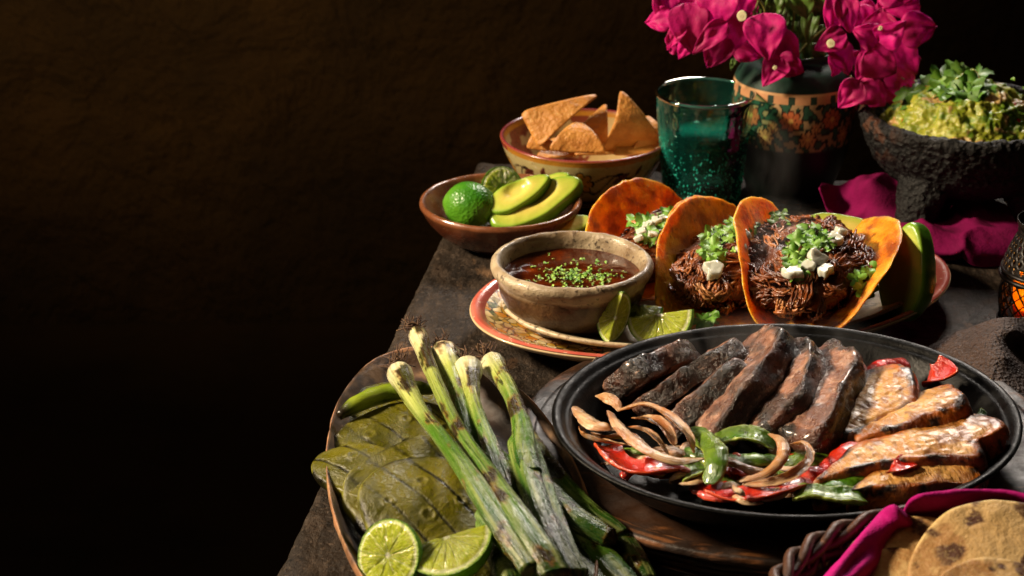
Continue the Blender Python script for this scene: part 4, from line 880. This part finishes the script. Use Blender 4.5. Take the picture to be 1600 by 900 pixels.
# ------------------------------------------------------------------ cloths
def cloth(name, rows, mat, label, nu=110, nv=90, amp=.0022, fr=16, sd=0, th=.0016, zmin=.0012, cat='napkin', zoff=0, crease=0):
    g = [[P(px, py, z+zoff) for (px, py, z) in r] for r in rows]
    rowc = [crom(r, nu) for r in g]; V = [[None]*(nu+1) for _ in range(nv+1)]
    for i in range(nu+1):
        c = crom([r[i] for r in rowc], nv)
        for j in range(nv+1): V[j][i] = Vector(c[j])
    def fn(u, v):
        p = V[round(u*nv)][round(v*nu)]; z = p.z+amp*nz(p, fr, sd, 2)+amp*.25*nz(p, fr*4, sd, 2)+crease*(1-abs(noise.noise(Vector((p.x*fr*1.1+sd, p.y*fr*.6, 0)))))**5
        return (p.x, p.y, max(z, zmin+zoff))
    return mkt(name, surf(fn, nv, nu), mat, label, cat, solid=th, sub=1)
cloth('cloth_napkin', [
    [(1283, 287, .026), (1318, 292, .020), (1345, 280, .034), (1400, 284, .026), (1460, 300, .012), (1520, 316, .010), (1590, 322, .01)],
    [(1280, 300, .026), (1312, 312, .012), (1360, 298, .032), (1420, 312, .022), (1470, 322, .010), (1530, 332, .014), (1600, 338, .01)],
    [(1290, 328, .010), (1325, 338, .004), (1380, 332, .016), (1430, 340, .012), (1480, 342, .008), (1540, 348, .012), (1610, 355, .01)],
    [(1300, 350, .001), (1340, 358, .002), (1395, 358, .010), (1440, 372, .018), (1500, 376, .016), (1560, 374, .017), (1620, 376, .01)],
    [(1318, 360, .0), (1360, 374, .001), (1420, 384, .006), (1450, 392, .012), (1500, 400, .012), (1560, 396, .012), (1630, 394, .008)],
    [(1340, 370, .0), (1380, 390, .001), (1430, 404, .001), (1480, 414, .0), (1520, 420, .0), (1570, 416, .0), (1640, 410, .0)]],
    MT['magenta_dark'], 'plum coloured cloth crumpled under the stone mortar', sd=2, amp=.003, fr=24, crease=.008)
cloth('cloth_napkin', [
    [(1420, 556, .001), (1480, 530, .016), (1535, 506, .032), (1566, 499, .038), (1600, 502, .034), (1660, 520, .022), (1720, 530, .01)],
    [(1440, 566, .003), (1495, 548, .020), (1545, 528, .034), (1585, 520, .036), (1615, 528, .026), (1670, 545, .026), (1730, 550, .01)],
    [(1470, 585, .006), (1525, 572, .022), (1565, 556, .030), (1596, 552, .018), (1625, 560, .026), (1680, 572, .026), (1740, 575, .01)],
    [(1510, 610, .008), (1555, 600, .020), (1590, 588, .020), (1615, 590, .014), (1650, 600, .020), (1700, 605, .018), (1750, 605, .01)],
    [(1550, 640, .004), (1590, 632, .012), (1620, 625, .010), (1650, 630, .008), (1690, 640, .01), (1730, 645, .01), (1770, 640, .005)],
    [(1580, 680, .001), (1620, 670, .002), (1650, 665, .002), (1680, 670, .002), (1710, 680, .002), (1750, 685, .002), (1790, 680, .001)]],
    MT['brown_cloth'], 'dark brown folded napkin behind the right end of the skillet', amp=.0012, sd=5, th=.0022, crease=.0028, fr=20)

# ------------------------------------------------------------------ lantern with lit candle
LC = Vector((.4005, 1.325, 0))
lan = thing('candle_lantern', 'black pierced metal candle lantern glowing orange at the right edge', 'lantern', LC)
gs = []
for k in range(22):
    for sg in (1, -1):
        pts = []
        for i in range(13):
            f = i/12; a = 2*pi*k/22+sg*f*.95; r = .0335-.003*abs(2*f-1)**2
            pts.append(LC+Vector((r*cos(a), r*sin(a), .003+f*.034)))
        gs.append(sweep(pts, lambda s, t: (.00095*cos(t), .0005*sin(t)), 20, 6, up=(0, 0, 1)))
o = mk('lattice', join(gs), MT['black_metal'], lan); o['kind'] = 'stuff'
for z, r in ((.0015, .0325), (.0385, .0345), (.0430, .0335), (.0735, .0235)):
    mk('ring', lathe([(r-.0012, z-.0015), (r+.001, z-.0015), (r+.0016, z), (r+.001, z+.0015), (r-.0012, z+.0015)], 90, 5, LC, smooth_prof=False), MT['black_metal'], lan)
nu_, nv_ = 24, 192
g = surf(lambda u, v: tuple(LC+Vector(((.0335-.0105*u**1.5)*cos(2*pi*v), (.0335-.0105*u**1.5)*sin(2*pi*v), .043+.030*u))), nu_, nv_, wv=True)
keep = []
for f in g[1]:
    i = f[0]//nv_; j = f[0] % nv_; row = (i-2)//4; ii = (i-2) % 4; jj = (j+(3 if row % 2 else 0)) % 6
    hole = 2 <= i < 22 and ((ii in (1, 2) and jj in (1, 2, 3)) or (ii == 0 and jj == 2) )
    if not hole: keep.append(f)
mk('pierced_dome', (g[0], keep, g[2]), MT['black_metal'], lan, solid=.0008)
mk('top_collar', lathe([(.0235, .073), (.026, .078), (.0265, .0815), (.0255, .0815), (.0225, .075)], 90, 20, LC), MT['black_metal'], lan)
mk('base_plate', lathe([(0, .0008), (.033, .0008), (.033, .003), (0, .003)], 60, 12, LC, smooth_prof=False), MT['black_metal'], lan)
cv = thing('votive_candle', 'lit votive candle in an amber cup inside the pierced lantern', 'candle', LC+Vector((0, 0, .003)))
mk('cup', lathe([(0, .0035), (.020, .0035), (.0225, .006), (.0245, .034), (.0238, .034), (.021, .007), (0, .005)], 60, 24, LC, smooth_prof=False), MT['amber'], cv)
mk('wax', lathe([(0, .0056), (.0195, .0062), (.0205, .015), (0, .0145)], 40, 12, LC, smooth_prof=False), MT['wax'], cv)
mk('flame', lathe([(0, .017), (.0022, .020), (.0032, .025), (.0018, .034), (0, .042)], 20, 20, LC+Vector((-.004, 0, 0))), MT['flame'], cv)
l = bpy.data.lights.new('candle_glow', 'POINT'); o = bpy.data.objects.new('candle_glow', l); COL.objects.link(o); o.location = LC+Vector((-.004, 0, .031)); l.energy = .22; l.color = (1, .42, .1); l.shadow_soft_size = .004

# ------------------------------------------------------------------ board and skillet
WC = Vector((.1765, 1.103, 0)); ROT = radians(15); wr = .162/.1745
prof = [(0, 0), (.150, 0), (.160, .001), (.1655, .004), (.1665, .0065), (.1655, .008), (.169, .0095), (.1705, .012), (.1700, .014), (.1725, .0155), (.1745, .018), (.1735, .0215), (.170, .0225), (.164, .0222), (.158, .0205), (.13, .0200), (0, .0200)]
mkt('wooden_board', lathe(prof, 260, 130, WC, 1, wr, ROT, rf=lambda r, z, a, f: r*(1+.003*noise.noise(Vector((cos(a)*5, sin(a)*5, z*60))))), MT['board'], 'oval scorched wooden board with stepped edge under the skillet', 'board', disp=[(.0005, 90, 4, 3)],
    colf=lambda ab, co, n: mixc(mixc(hx('#23150c'), hx('#3a2313'), .5+nz(co, 30)), hx('#7a4c28'), .8*ss(.5, .9, abs(sin(ab[0]*40)))*(ab[0] < .82)*ss(-.1, .2, nz(co, 60))))
SC = Vector((.1705, 1.0708, .0205)); sr = .1321/.1464
prof = [(0, 0), (.098, 0), (.110, .0015), (.126, .012), (.138, .0245), (.1440, .0285), (.1464, .0300), (.1466, .0316), (.1445, .0324), (.1415, .0314), (.1385, .0290), (.1345, .0265), (.126, .0165), (.116, .0075), (.106, .0050), (0, .0048)]
mkt('iron_skillet', lathe(prof, 260, 130, SC, 1, sr, ROT), MT['iron'], 'black oval cast iron sizzling skillet full of fajitas', 'skillet', disp=[(.0002, 60, 3, 1)])
F0 = SC.z+.005
mkt('food_residue', slab(ell(.010, .006, 2, .5, 2), .0006, 30), MT['flake'], 'pale scorched patch on the left inner wall of the skillet', 'residue', M=basis(P(940, 574, .046), (1, .8, .1), (.75, -.5, .8)), disp=[(.001, 200, 3, 1)])

def steak(label, a, b, W_, h, roll, sd, lift=0, end=.1, dark=.5):
    A, B = P(*a), P(*b); X = (B-A).normalized(); O = (A+B)/2; L = (B-A).length/2
    side = X.cross(Vector((0, 0, 1))).normalized(); up = side.cross(X).normalized()
    N = up*cos(roll)-side*sin(roll)     # roll>0 turns the cut face to the left
    Mx = basis(O, X, N)
    o2 = lambda t: (lambda p: (p[0], p[1]*(1-.22*p[0]/L*cos(sd))+.005*sin(p[0]/L*1.7+sd)))(ell(L, W_/2, 2.5, .22, sd*1.7)(t))
    def zf(x, y): return .0018*noise.noise(Vector((x*30, y*30, sd)))-.8*x*x
    def cf(ab, co, n):
        s, th, z = ab; ang = th*2*pi
        pink = mixc(hx('#9c6a52'), hx('#683e2c'), .5+1.2*nz(co, 70, sd)); pink = mixc(pink, hx('#c0947a'), .7*ss(.1, .4, nz(co, 160, sd+2)))
        crust = mixc(hx('#34190c'), hx('#0c0603'), .5+1.5*nz(co, 60, sd)); crust = mixc(crust, hx('#6e3a22'), .6*ss(.1, .35, nz(co, 45, sd+9)))
        c = mixc(pink, crust, ss(.82, .97, s+.14*nz(co, 60, sd)))
        if z < .5 and s > .9: c = mixc(crust, hx('#0c0706'), .6*ss(-.1, .3, nz(co, 40, sd+4)))
        return mixc(c, crust, dark*ss(-.06, .14, nz(co, 42, sd+6, 5))*.95 + dark*.08)
    mkt('steak_slice', slab(o2, h, 120, [(0, 1)]+[(i/30*.93, 1) for i in range(1, 31)]+[(.965, .95), (.985, .8), (1, .5), (1.0, .25), (1, 0), (1, -.25), (1, -.5), (.985, -.8), (.96, -.95), (.9, -1), (.6, -1), (.3, -1), (0, -1)], zf), MT['steak'], label, 'steak slice', 'grilled steak slices in the skillet',
        M=Mx, uv='local', disp=[(.0022, 32, 3, sd), (.0010, 120, 4, sd+1), (.0005, 260, 3, sd+2)], colf=cf)
steak('leftmost grilled steak slice with a broad pale cut face, in the skillet', (946, 622, .036), (1086, 548, .054), .060, .008, .85, 1, dark=.3)
steak('second steak slice from the left, its lower front crust charred black', (994, 646, .036), (1146, 548, .058), .052, .008, .75, 2, dark=.55)
steak('third steak slice from the left, slim and low with a streaked cut face', (1050, 666, .038), (1160, 580, .052), .040, .008, .9, 3, dark=.35)
steak('fourth steak slice from the left, the tallest and narrowest on top', (1116, 684, .040), (1200, 528, .066), .048, .010, .7, 4, dark=.6)
steak('fifth steak slice from the left with black char across its middle', (1188, 686, .040), (1252, 543, .064), .050, .010, .62, 5, dark=.85)
steak('rightmost steak slice, curled and blackened, next to the chicken', (1238, 700, .042), (1326, 544, .062), .048, .012, .45, 6, dark=.9)

def chicken(label, a, b, W_, h, roll, sd, crust=.45, taper=.3):
    A, B = P(*a), P(*b); X = (B-A).normalized(); O = (A+B)/2; L = (B-A).length/2
    side = X.cross(Vector((0, 0, 1))).normalized(); up = side.cross(X).normalized(); N = up*cos(roll)+side*sin(roll)
    Mx = basis(O, X, N); inv = Mx.inverted()
    o2 = lambda t: (lambda p: (p[0], p[1]*(1+taper*p[0]/L)+.1*W_*(1-(p[0]/L)**2)))(ell(L, W_/2, 2.15, .34, sd*2.3)(t))
    def cf(ab, co, n):
        s, th, z = ab; l = inv @ co
        meat = mixc(hx('#b07c38'), hx('#cb9c58'), .5+1.3*nz((co.x, co.y, co.z), 90, sd)); q = ss(.2, .6, noise.noise(Vector(((l.x+l.y*.4)*420, l.y*90, sd)))+.3)
        meat = mixc(meat, hx('#8a5626'), .4*q); meat = mixc(meat, hx('#6a3510'), .7*ss(.16, .34, nz(co, 60, sd+11, 4)))
        skin = mixc(hx('#a85a12'), hx('#5f2806'), .5+1.4*nz(co, 55, sd)); skin = mixc(skin, hx('#1c0b04'), ss(.04, .22, nz(co, 80, sd+3, 4)))
        up_ = l.y/(W_/2)
        k = ss(.76, .90, s+.06*nz(co, 60, sd)); k = max(k, ss(1-crust*1.6, 1-crust*1.6+.3, up_+.12*nz(co, 50, sd))*(z > 0))
        return mixc(meat, skin, k)
    mkt('chicken_slice', slab(o2, h, 120, [(0, 1)]+[(i/34*.92, 1) for i in range(1, 35)]+[(.96, .93), (.985, .72), (1, .4), (1, .1), (1, -.3), (.985, -.7), (.95, -.95), (.85, -1), (.4, -1), (0, -1)], lambda x, y: -2.0*y*y*10*.35-1.2*x*x), MT['chicken'], label, 'chicken slice', 'grilled chicken slices in the skillet',
        M=Mx, uv='local', disp=[(.0018, 35, 3, sd), (.0007, 120, 4, sd+1), (.0005, 260, 3, sd+2)], colf=cf)
chicken('chicken slice farthest back, leaning on the last steak slice with a pale ribbed face', (1280, 700, .038), (1436, 584, .066), .060, .009, -.1, 1, crust=.3, taper=.15)
chicken('second chicken slice from the back, browned and charred along its upper edge', (1334, 700, .042), (1506, 622, .062), .056, .011, -.25, 2, crust=.42, taper=.35)
chicken('third chicken slice from the back with dark grill spots along its ridge', (1290, 756, .040), (1550, 678, .056), .050, .012, -.05, 3, crust=.40, taper=.6)
chicken('front chicken slice, low and pointed at its left end', (1326, 780, .038), (1536, 732, .046), .034, .010, .1, 4, crust=.5, taper=.6)

def strip(name, label, pts, w_, t_, mat, roll=0, curl=.25, sd=0, cat='onion strip', group=None, cf=None, up=(0, -.35, 1), taper=False, sq_=.4):
    path = [P(*p) for p in pts]
    if sd < 60:
        for q in path: q.z += .003
    def cs(s, a):
        k = (max(.02, sin(pi*min(1, s*.96+.02)))**.62 if taper else max(.03, min(1, 9*s+.2, 9*(1-s)+.2))**.5)*(1+.10*sin(s*9+sd)); ca, sa = cos(a), sin(a); x = w_*k*(abs(ca)**.8)*(1 if ca > 0 else -1); return x, t_*min(1, k)*(abs(sa)**sq_)*(1 if sa > 0 else -1)-curl*w_*(x/w_)**2+.12*w_*sin(s*7+sd)
    rl = roll if callable(roll) else (lambda s: roll)
    return mkt(name, sweep(path, cs, 56, 22, up=up, roll=rl), mat, label, cat, group, disp=[(.0009, 80, 3, sd), (.0004, 260, 2, sd)], colf=cf, uv=lambda ab: (cos(ab[1]*2*pi)*.01, sin(ab[1]*2*pi)*.01, ab[0]*.04))
def onc(sd):
    def f(ab, co, n):
        c = mixc(hx('#ac8862'), hx('#cdb08a'), .5+nz(co, 50, sd)); e = abs(cos(ab[1]*2*pi))
        c = mixc(c, hx('#a0602a'), .6*ss(.6, .95, e)*ss(-.3, .15, nz(co, 40, sd))); c = mixc(c, hx('#23110a'), ss(.82, .95, e)*ss(-.3, .0, nz(co, 45, sd+3)))
        return mixc(c, hx('#a86a20'), .55*ss(.0, .35, nz(co, 35, sd+5)))
    return f
ON = [('wide onion petal curving over the middle of the onion pile, browned on top', [(950, 648, .050), (972, 676, .053), (1010, 705, .053), (1055, 722, .050), (1100, 724, .044)], .0058, .0013, .25),
      ('pale onion arch rising over the onion pile and ending at the green pepper', [(970, 648, .048), (1010, 640, .054), (1050, 660, .056), (1076, 690, .052), (1084, 716, .044)], .0045, .0013, -.2),
      ('translucent onion petal at the far left of the skillet', [(892, 640, .042), (912, 650, .046), (938, 668, .047), (962, 680, .044)], .0070, .0014, .3),
      ('browned onion petal bending round the lower left of the pile', [(906, 668, .038), (916, 690, .040), (945, 700, .043), (985, 702, .044)], .0056, .0013, .2),
      ('small onion petal standing at the back left of the pile', [(930, 624, .042), (945, 624, .047), (960, 634, .047), (968, 648, .044)], .0050, .0012, -.4),
      ('dark caramelised onion ring piece inside the big onion arch', [(988, 658, .046), (1016, 664, .050), (1042, 680, .050), (1054, 702, .046)], .0052, .0013, -.2),
      ('onion curl with a charred rim above the right green peppers', [(1200, 684, .048), (1220, 694, .054), (1222, 716, .054), (1198, 742, .050), (1155, 760, .044)], .0042, .0012, -.2),
      ('pale onion curl farthest right, lying over the front red pepper', [(1228, 702, .046), (1256, 702, .051), (1264, 722, .051), (1240, 748, .049), (1200, 762, .046), (1160, 764, .042)], .0042, .0012, -.2),
      ('thin browned onion strip crossing between the two green pepper groups', [(1126, 718, .042), (1150, 728, .044), (1178, 740, .042), (1200, 742, .04)], .0034, .0011, .0),
      ('glassy onion petal low in the pile under the wide petal', [(925, 684, .035), (950, 690, .037), (985, 694, .038), (1015, 706, .038)], .0062, .0013, .1),
      ('small onion piece lying on the front red pepper strip', [(1146, 764, .046), (1154, 772, .048), (1164, 782, .046)], .0035, .0014, .3),
      ('inner onion sliver between the arch and the wide petal', [(980, 672, .048), (1005, 680, .049), (1030, 700, .047), (1044, 716, .044)], .0040, .0012, .1)]
for i, (lb, pts, w_, t_, rl) in enumerate(ON):
    strip('onion_strip', lb, pts, w_*(.95, .8, 1.0)[i % 3], .0005, MT['fried_onion'], rl+(.55 if i % 2 else .1), (.55, -.5)[i % 2], i, 'onion strip', 'charred onion strips in the skillet', cf=onc(i), taper=True, sq_=.8)
def pepc(a, b):
    return lambda ab, co, n: mixc(mixc(a, b, .15+.3*nz(co, 60)), b, ss(.80, .97, abs(cos(ab[1]*2*pi)))*.85+.5*ss(.2, .6, -sin(ab[1]*2*pi)))
RP = [('red pepper strip under the onion pile at the front left of the skillet', [(942, 708, .036), (965, 728, .039), (1005, 742, .040), (1062, 740, .036)], .0062, .0030, .5),
      ('long red pepper strip along the front rim of the skillet', [(1105, 772, .036), (1145, 782, .038), (1200, 778, .040), (1268, 760, .038)], .0058, .0030, .5),
      ('red pepper strip rising to the chicken from the front peppers', [(1258, 758, .038), (1290, 738, .042), (1318, 716, .046), (1338, 698, .048)], .0060, .0032, .4),
      ('red pepper piece behind the farthest chicken slice', [(1350, 590, .050), (1375, 576, .054), (1412, 566, .052)], .0066, .0034, .6),
      ('red pepper piece sticking up at the far right of the chicken', [(1448, 606, .046), (1466, 596, .052), (1490, 576, .060)], .0075, .0036, .5),
      ('small dark red pepper piece under the middle onion strip', [(1128, 738, .034), (1150, 744, .036), (1172, 750, .034)], .0070, .0026, .2),
      ('orange red pepper bit caught between the chicken slices', [(1392, 742, .048), (1405, 735, .052), (1422, 732, .05)], .0042, .0026, .3),
      ('red pepper end showing beneath the pale onion curl', [(1240, 752, .036), (1262, 748, .040), (1284, 742, .040)], .0050, .0028, .3)]
for i, (lb, pts, w_, t_, rl) in enumerate(RP):
    strip('red_pepper_strip', lb, pts, w_*1.35, t_*.5, MT['red_pepper'], rl-.2, (-.4, -.35, .4, .4, -.4)[i % 5], 20+i, 'pepper strip', 'red pepper strips in the skillet', cf=pepc(hx('#a81006'), hx('#cf4a22')))
GP = [('upright green pepper strip bowed beside the onion pile', [(1080, 678, .046), (1106, 696, .052), (1118, 722, .052), (1108, 764, .042)], .0056, .0028, -.3),
      ('green pepper strip lying behind the others below the steak', [(1112, 696, .040), (1145, 688, .044), (1180, 692, .045), (1212, 704, .042)], .0058, .0028, .3),
      ('green pepper strip between the back one and the onion curls', [(1120, 712, .038), (1150, 722, .041), (1185, 722, .042), (1214, 718, .04)], .0056, .0028, .4),
      ('short green pepper piece right of the front left red strip', [(1064, 756, .034), (1084, 746, .038), (1104, 738, .038)], .0070, .0032, .4),
      ('green pepper strip charred on top, left of the front chicken slice', [(1268, 766, .036), (1300, 766, .041), (1330, 756, .043), (1352, 736, .042)], .0060, .0034, .4),
      ('green pepper strip at the very front rim of the skillet', [(1240, 786, .036), (1275, 778, .041), (1310, 784, .040), (1352, 792, .036)], .0060, .0034, .4),
      ('dull green pepper piece behind the pale onion curl', [(1218, 734, .038), (1250, 720, .041), (1296, 722, .04)], .0058, .0028, .3),
      ('dark green pepper tip showing at the right end of the chicken', [(1510, 664, .044), (1528, 658, .050), (1543, 662, .048)], .0040, .0022, .3),
      ('green pepper bit under the onions in the centre of the skillet', [(1100, 742, .034), (1125, 752, .036), (1150, 756, .035)], .0050, .0026, .3)]
for i, (lb, pts, w_, t_, rl) in enumerate(GP):
    strip('green_pepper_strip', lb, pts, w_*1.25, t_*.5, MT['green_pepper'], rl-.1, (.4, -.35)[i % 2], 40+i, 'pepper strip', 'green pepper strips in the skillet', cf=pepc(hx('#3c6410'), hx('#9aa844')))

seen = {}
def bed(n, name, label, cat, group, mat, cf, w_, t_, x0, x1, y0, y1, taper, arc):
    for i in range(n):
        while True:
            px, py = R_.uniform(x0, x1), R_.uniform(y0, y1)
            if ((px-1225)/318)**2+((py-655)/122)**2 < 1: break
        a = R_.uniform(-.7, .7); L = R_.uniform(22, 48); z = R_.uniform(.033, .040); k = R_.uniform(-arc, arc)
        pts = [(px+L*(u-.5)*2*cos(a)-k*(1-(2*u-1)**2)*sin(a), py+(L*(u-.5)*2*sin(a)+k*(1-(2*u-1)**2))*.6, z+.004*sin(pi*u)) for u in (0, .33, .66, 1)]
        lb = label.replace('@', ('by the front rim' if py > 752 else ('amid the bed' if py > 724 else 'under the meat')) + (', left end' if px < 1040 else (', centre' if px < 1180 else ', near chicken'))); seen[lb] = seen.get(lb, 0)+1; lb = lb.replace('%', ['', 'second ', 'third ', 'fourth ', 'fifth ', 'sixth ', 'seventh ', 'eighth ', 'ninth ', 'tenth ', 'eleventh ', 'twelfth ', 'thirteenth ', 'fourteenth ', 'fifteenth ', 'sixteenth '][seen[lb]-1])
        strip(name, lb, pts, w_*R_.uniform(.7, 1.1), t_, mat, R_.uniform(-.6, .8), .45, 60+i, cat, group, cf=cf, taper=taper, sq_=.8)
bed(36, 'onion_strip', '%browned onion sliver lying low @', 'onion strip', 'browned onion slivers low in the vegetable bed', MT['fried_onion'], onc(50), .0042, .0006, 905, 1290, 690, 780, True, 26)
bed(12, 'red_pepper_strip', '%short red pepper scrap lying low @', 'pepper strip', 'red pepper scraps low in the vegetable bed', MT['red_pepper'], pepc(hx('#a81006'), hx('#cf4a22')), .0046, .0014, 950, 1330, 705, 780, False, 18)
bed(17, 'green_pepper_strip', '%short green pepper scrap lying low @', 'pepper strip', 'green pepper scraps low in the vegetable bed', MT['green_pepper'], pepc(hx('#3c6410'), hx('#9aa844')), .0046, .0014, 960, 1340, 700, 782, False, 18)

# ------------------------------------------------------------------ tortilla basket
BK = P(1568, 985, .055); BK = Vector((BK.x, BK.y, 0)); BR_ = .116
bas = thing('wicker_basket', 'round braided cane basket at the lower right corner, lined with a magenta cloth', 'basket', BK)
def ring(r, z, ar, az, n, ph, rad, flat=1):
    pts = []
    for i in range(241):
        a = 2*pi*i/240; pts.append((BK.x+(r+ar*cos(a*n+ph))*cos(a), BK.y+(r+ar*cos(a*n+ph))*sin(a), z+az*sin(a*n+ph)))
    return sweep(pts, lambda s, t: (rad*cos(t), rad*flat*sin(t)), 480, 8, up=(0, 0, 1), closed_ends=False)
for k in range(3): mk('braid_strand', ring(BR_, .056, .0042, .0038, 11, k*2*pi/3, .0030), MT['wicker'], bas, disp=[(.0004, 120, 3, k)])
for k in range(9):
    z = .048-k*.0055; mk('weave_strand', ring(BR_-.004-.0018*k, z, .0022, 0, 24, (k % 2)*pi, .0026), MT['wicker'], bas, disp=[(.0003, 120, 3, k)])
for k in range(48):
    a = 2*pi*k/48; mk('cane_stake', tube([BK+Vector(((BR_-.004)*cos(a), (BR_-.004)*sin(a), .052)), BK+Vector(((BR_-.010)*cos(a), (BR_-.010)*sin(a), .026)), BK+Vector(((BR_-.02)*cos(a), (BR_-.02)*sin(a), .002))], .0016, 8, 6), MT['wicker'], bas)
mk('base', lathe([(0, .001), (.098, .001), (.1, .004), (0, .004)], 60, 8, BK, smooth_prof=False), MT['wicker'], bas)
cloth('basket_cloth', [
    [(1262, 930, .052), (1312, 876, .056), (1358, 822, .060), (1392, 798, .064), (1412, 806, .064), (1432, 790, .066), (1480, 780, .066), (1550, 780, .066), (1620, 794, .066), (1690, 820, .066)],
    [(1276, 930, .058), (1326, 866, .064), (1374, 808, .070), (1396, 790, .080), (1411, 802, .066), (1428, 780, .082), (1480, 770, .084), (1550, 768, .083), (1620, 780, .082), (1690, 806, .080)],
    [(1290, 930, .058), (1342, 872, .060), (1390, 822, .068), (1410, 806, .076), (1424, 806, .062), (1446, 794, .072), (1496, 786, .076), (1560, 786, .070), (1620, 796, .074), (1690, 822, .070)],
    [(1304, 930, .054), (1358, 882, .058), (1404, 840, .052), (1424, 824, .062), (1440, 822, .052), (1468, 812, .054), (1510, 804, .060), (1565, 806, .052), (1620, 812, .058), (1690, 840, .054)],
    [(1330, 940, .040), (1380, 900, .040), (1425, 868, .036), (1450, 856, .036), (1470, 850, .034), (1490, 842, .034), (1520, 836, .034), (1570, 834, .034), (1620, 838, .034), (1690, 860, .034)],
    [(1370, 960, .012), (1420, 930, .010), (1455, 905, .008), (1480, 895, .008), (1500, 890, .008), (1520, 885, .008), (1545, 880, .008), (1580, 878, .008), (1620, 880, .008), (1690, 900, .008)]],
    MT['magenta_cloth'], 'bright magenta cloth lining the tortilla basket and folded over its rim', nu=200, nv=100, amp=.0016, fr=30, sd=4, th=.0022, zmin=.006, cat='cloth')
def tort(label, px, py, z, r, N, sd):
    O = P(px, py, z); Mx = basis(O, (1, 0, 0), N)
    def cf(ab, co, n):
        c = mixc(hx('#cfae76'), hx('#bd965c'), .5+nz(co, 25, sd)); c = mixc(c, hx('#d8b878'), .8*ss(.955, .975, ab[0]))
        c = mixc(c, hx('#94622c'), .75*ss(.12, .34, nz(co, 40, sd+7, 4))); return mixc(c, hx('#4a260c'), ss(.30, .38, nz(co, 62, sd+5, 3)))
    zf = lambda x, y: .0018*noise.noise(Vector((x*22, y*22, sd)))+.0009*noise.noise(Vector((x*60, y*60, sd)))-2.2*x*x+1.0*y*y*0
    mkt('corn_tortilla', slab(ell(r, r, 2, .03, sd), .0011, 160, [(0, 1)]+[(i/36*.97, 1) for i in range(1, 37)]+[(.985, .8), (.998, .3), (1, -.3), (.99, -.8), (.97, -1), (.6, -1), (.3, -1), (0, -1)], zf), MT['corn_tortilla'], label, 'tortilla', 'corn tortillas in the basket', M=Mx, colf=cf, disp=[(.0006, 70, 3, sd)])
tort('largest visible corn tortilla, leaning at the right of the basket', 1582, 914, .060, .053, (-.05, -.50, 1), 1)
tort('corn tortilla in the middle, half covered by the largest one', 1444, 930, .046, .050, (-.16, -.46, 1), 2)
tort('corn tortilla at the left of the basket, only a sliver showing', 1392, 958, .044, .044, (-.2, -.3, 1), 3)
tort('frontmost corn tortilla at the bottom edge of the picture', 1566, 968, .066, .038, (0, -.40, 1), 4)

# ------------------------------------------------------------------ steam
def steam(px, py, Y, sx, sy, sz, dens, label, sd, Z=None):
    O = Vy(px, py, Y); m = bpy.data.materials.new('steam'); m.use_nodes = True; nt = m.node_tree; N = nt.nodes; L = nt.links
    N.remove(N['Principled BSDF']); v = N.new('ShaderNodeVolumePrincipled'); L.new(v.outputs[0], N['Material Output'].inputs['Volume'])
    v.inputs['Color'].default_value = (.95, .95, .95, 1); v.inputs['Anisotropy'].default_value = .3
    tc = N.new('ShaderNodeTexCoord'); mp = N.new('ShaderNodeMapping'); mp.inputs['Scale'].default_value = (38, 38, 20); mp.inputs['Location'].default_value = (sd*3, sd, 0)
    L.new(tc.outputs['Object'], mp.inputs[0]); t = N.new('ShaderNodeTexNoise'); t.inputs['Detail'].default_value = 3; t.inputs['Distortion'].default_value = 1.6; t.inputs['Scale'].default_value = 1; L.new(mp.outputs[0], t.inputs['Vector'])
    mr = N.new('ShaderNodeMapRange'); L.new(t.outputs['Fac'], mr.inputs[0]); mr.inputs[1].default_value = .42; mr.inputs[2].default_value = .68; mr.inputs[3].default_value = 0; mr.inputs[4].default_value = dens
    sc_ = N.new('ShaderNodeVectorMath'); sc_.operation = 'MULTIPLY'; sc_.inputs[1].default_value = (1/sx, 1/sy, 1/sz); L.new(tc.outputs['Object'], sc_.inputs[0])
    ln = N.new('ShaderNodeVectorMath'); ln.operation = 'LENGTH'; L.new(sc_.outputs[0], ln.inputs[0])
    fr = N.new('ShaderNodeMapRange'); L.new(ln.outputs['Value'], fr.inputs[0]); fr.inputs[1].default_value = .2; fr.inputs[2].default_value = 1; fr.inputs[3].default_value = 1; fr.inputs[4].default_value = 0
    mu = N.new('ShaderNodeMath'); mu.operation = 'MULTIPLY'; L.new(mr.outputs[0], mu.inputs[0]); L.new(fr.outputs[0], mu.inputs[1]); L.new(mu.outputs[0], v.inputs['Density'])
    g = surf(lambda u, v_: (O.x+sx*sin(pi*v_)*cos(2*pi*u), O.y-sy*sin(pi*v_)*sin(2*pi*u), O.z+sz*cos(pi*v_)), 24, 16, wu=True)
    tag(mk('steam', g, m, origin=O), label, 'steam', kind='stuff')
steam(1205, 262, 1.50, .028, .02, .045, 5, 'thin steam rising beside the teal glass above the tacos', 1)
steam(1200, 372, 1.30, .045, .015, .035, 8, 'thin steam over the front taco left shell', 2)
steam(1190, 530, 1.13, .09, .015, .020, 5, 'thin steam rising behind the sizzling steak slices', 3)

for o in bpy.data.objects:
    if '_o' in o: del o['_o']
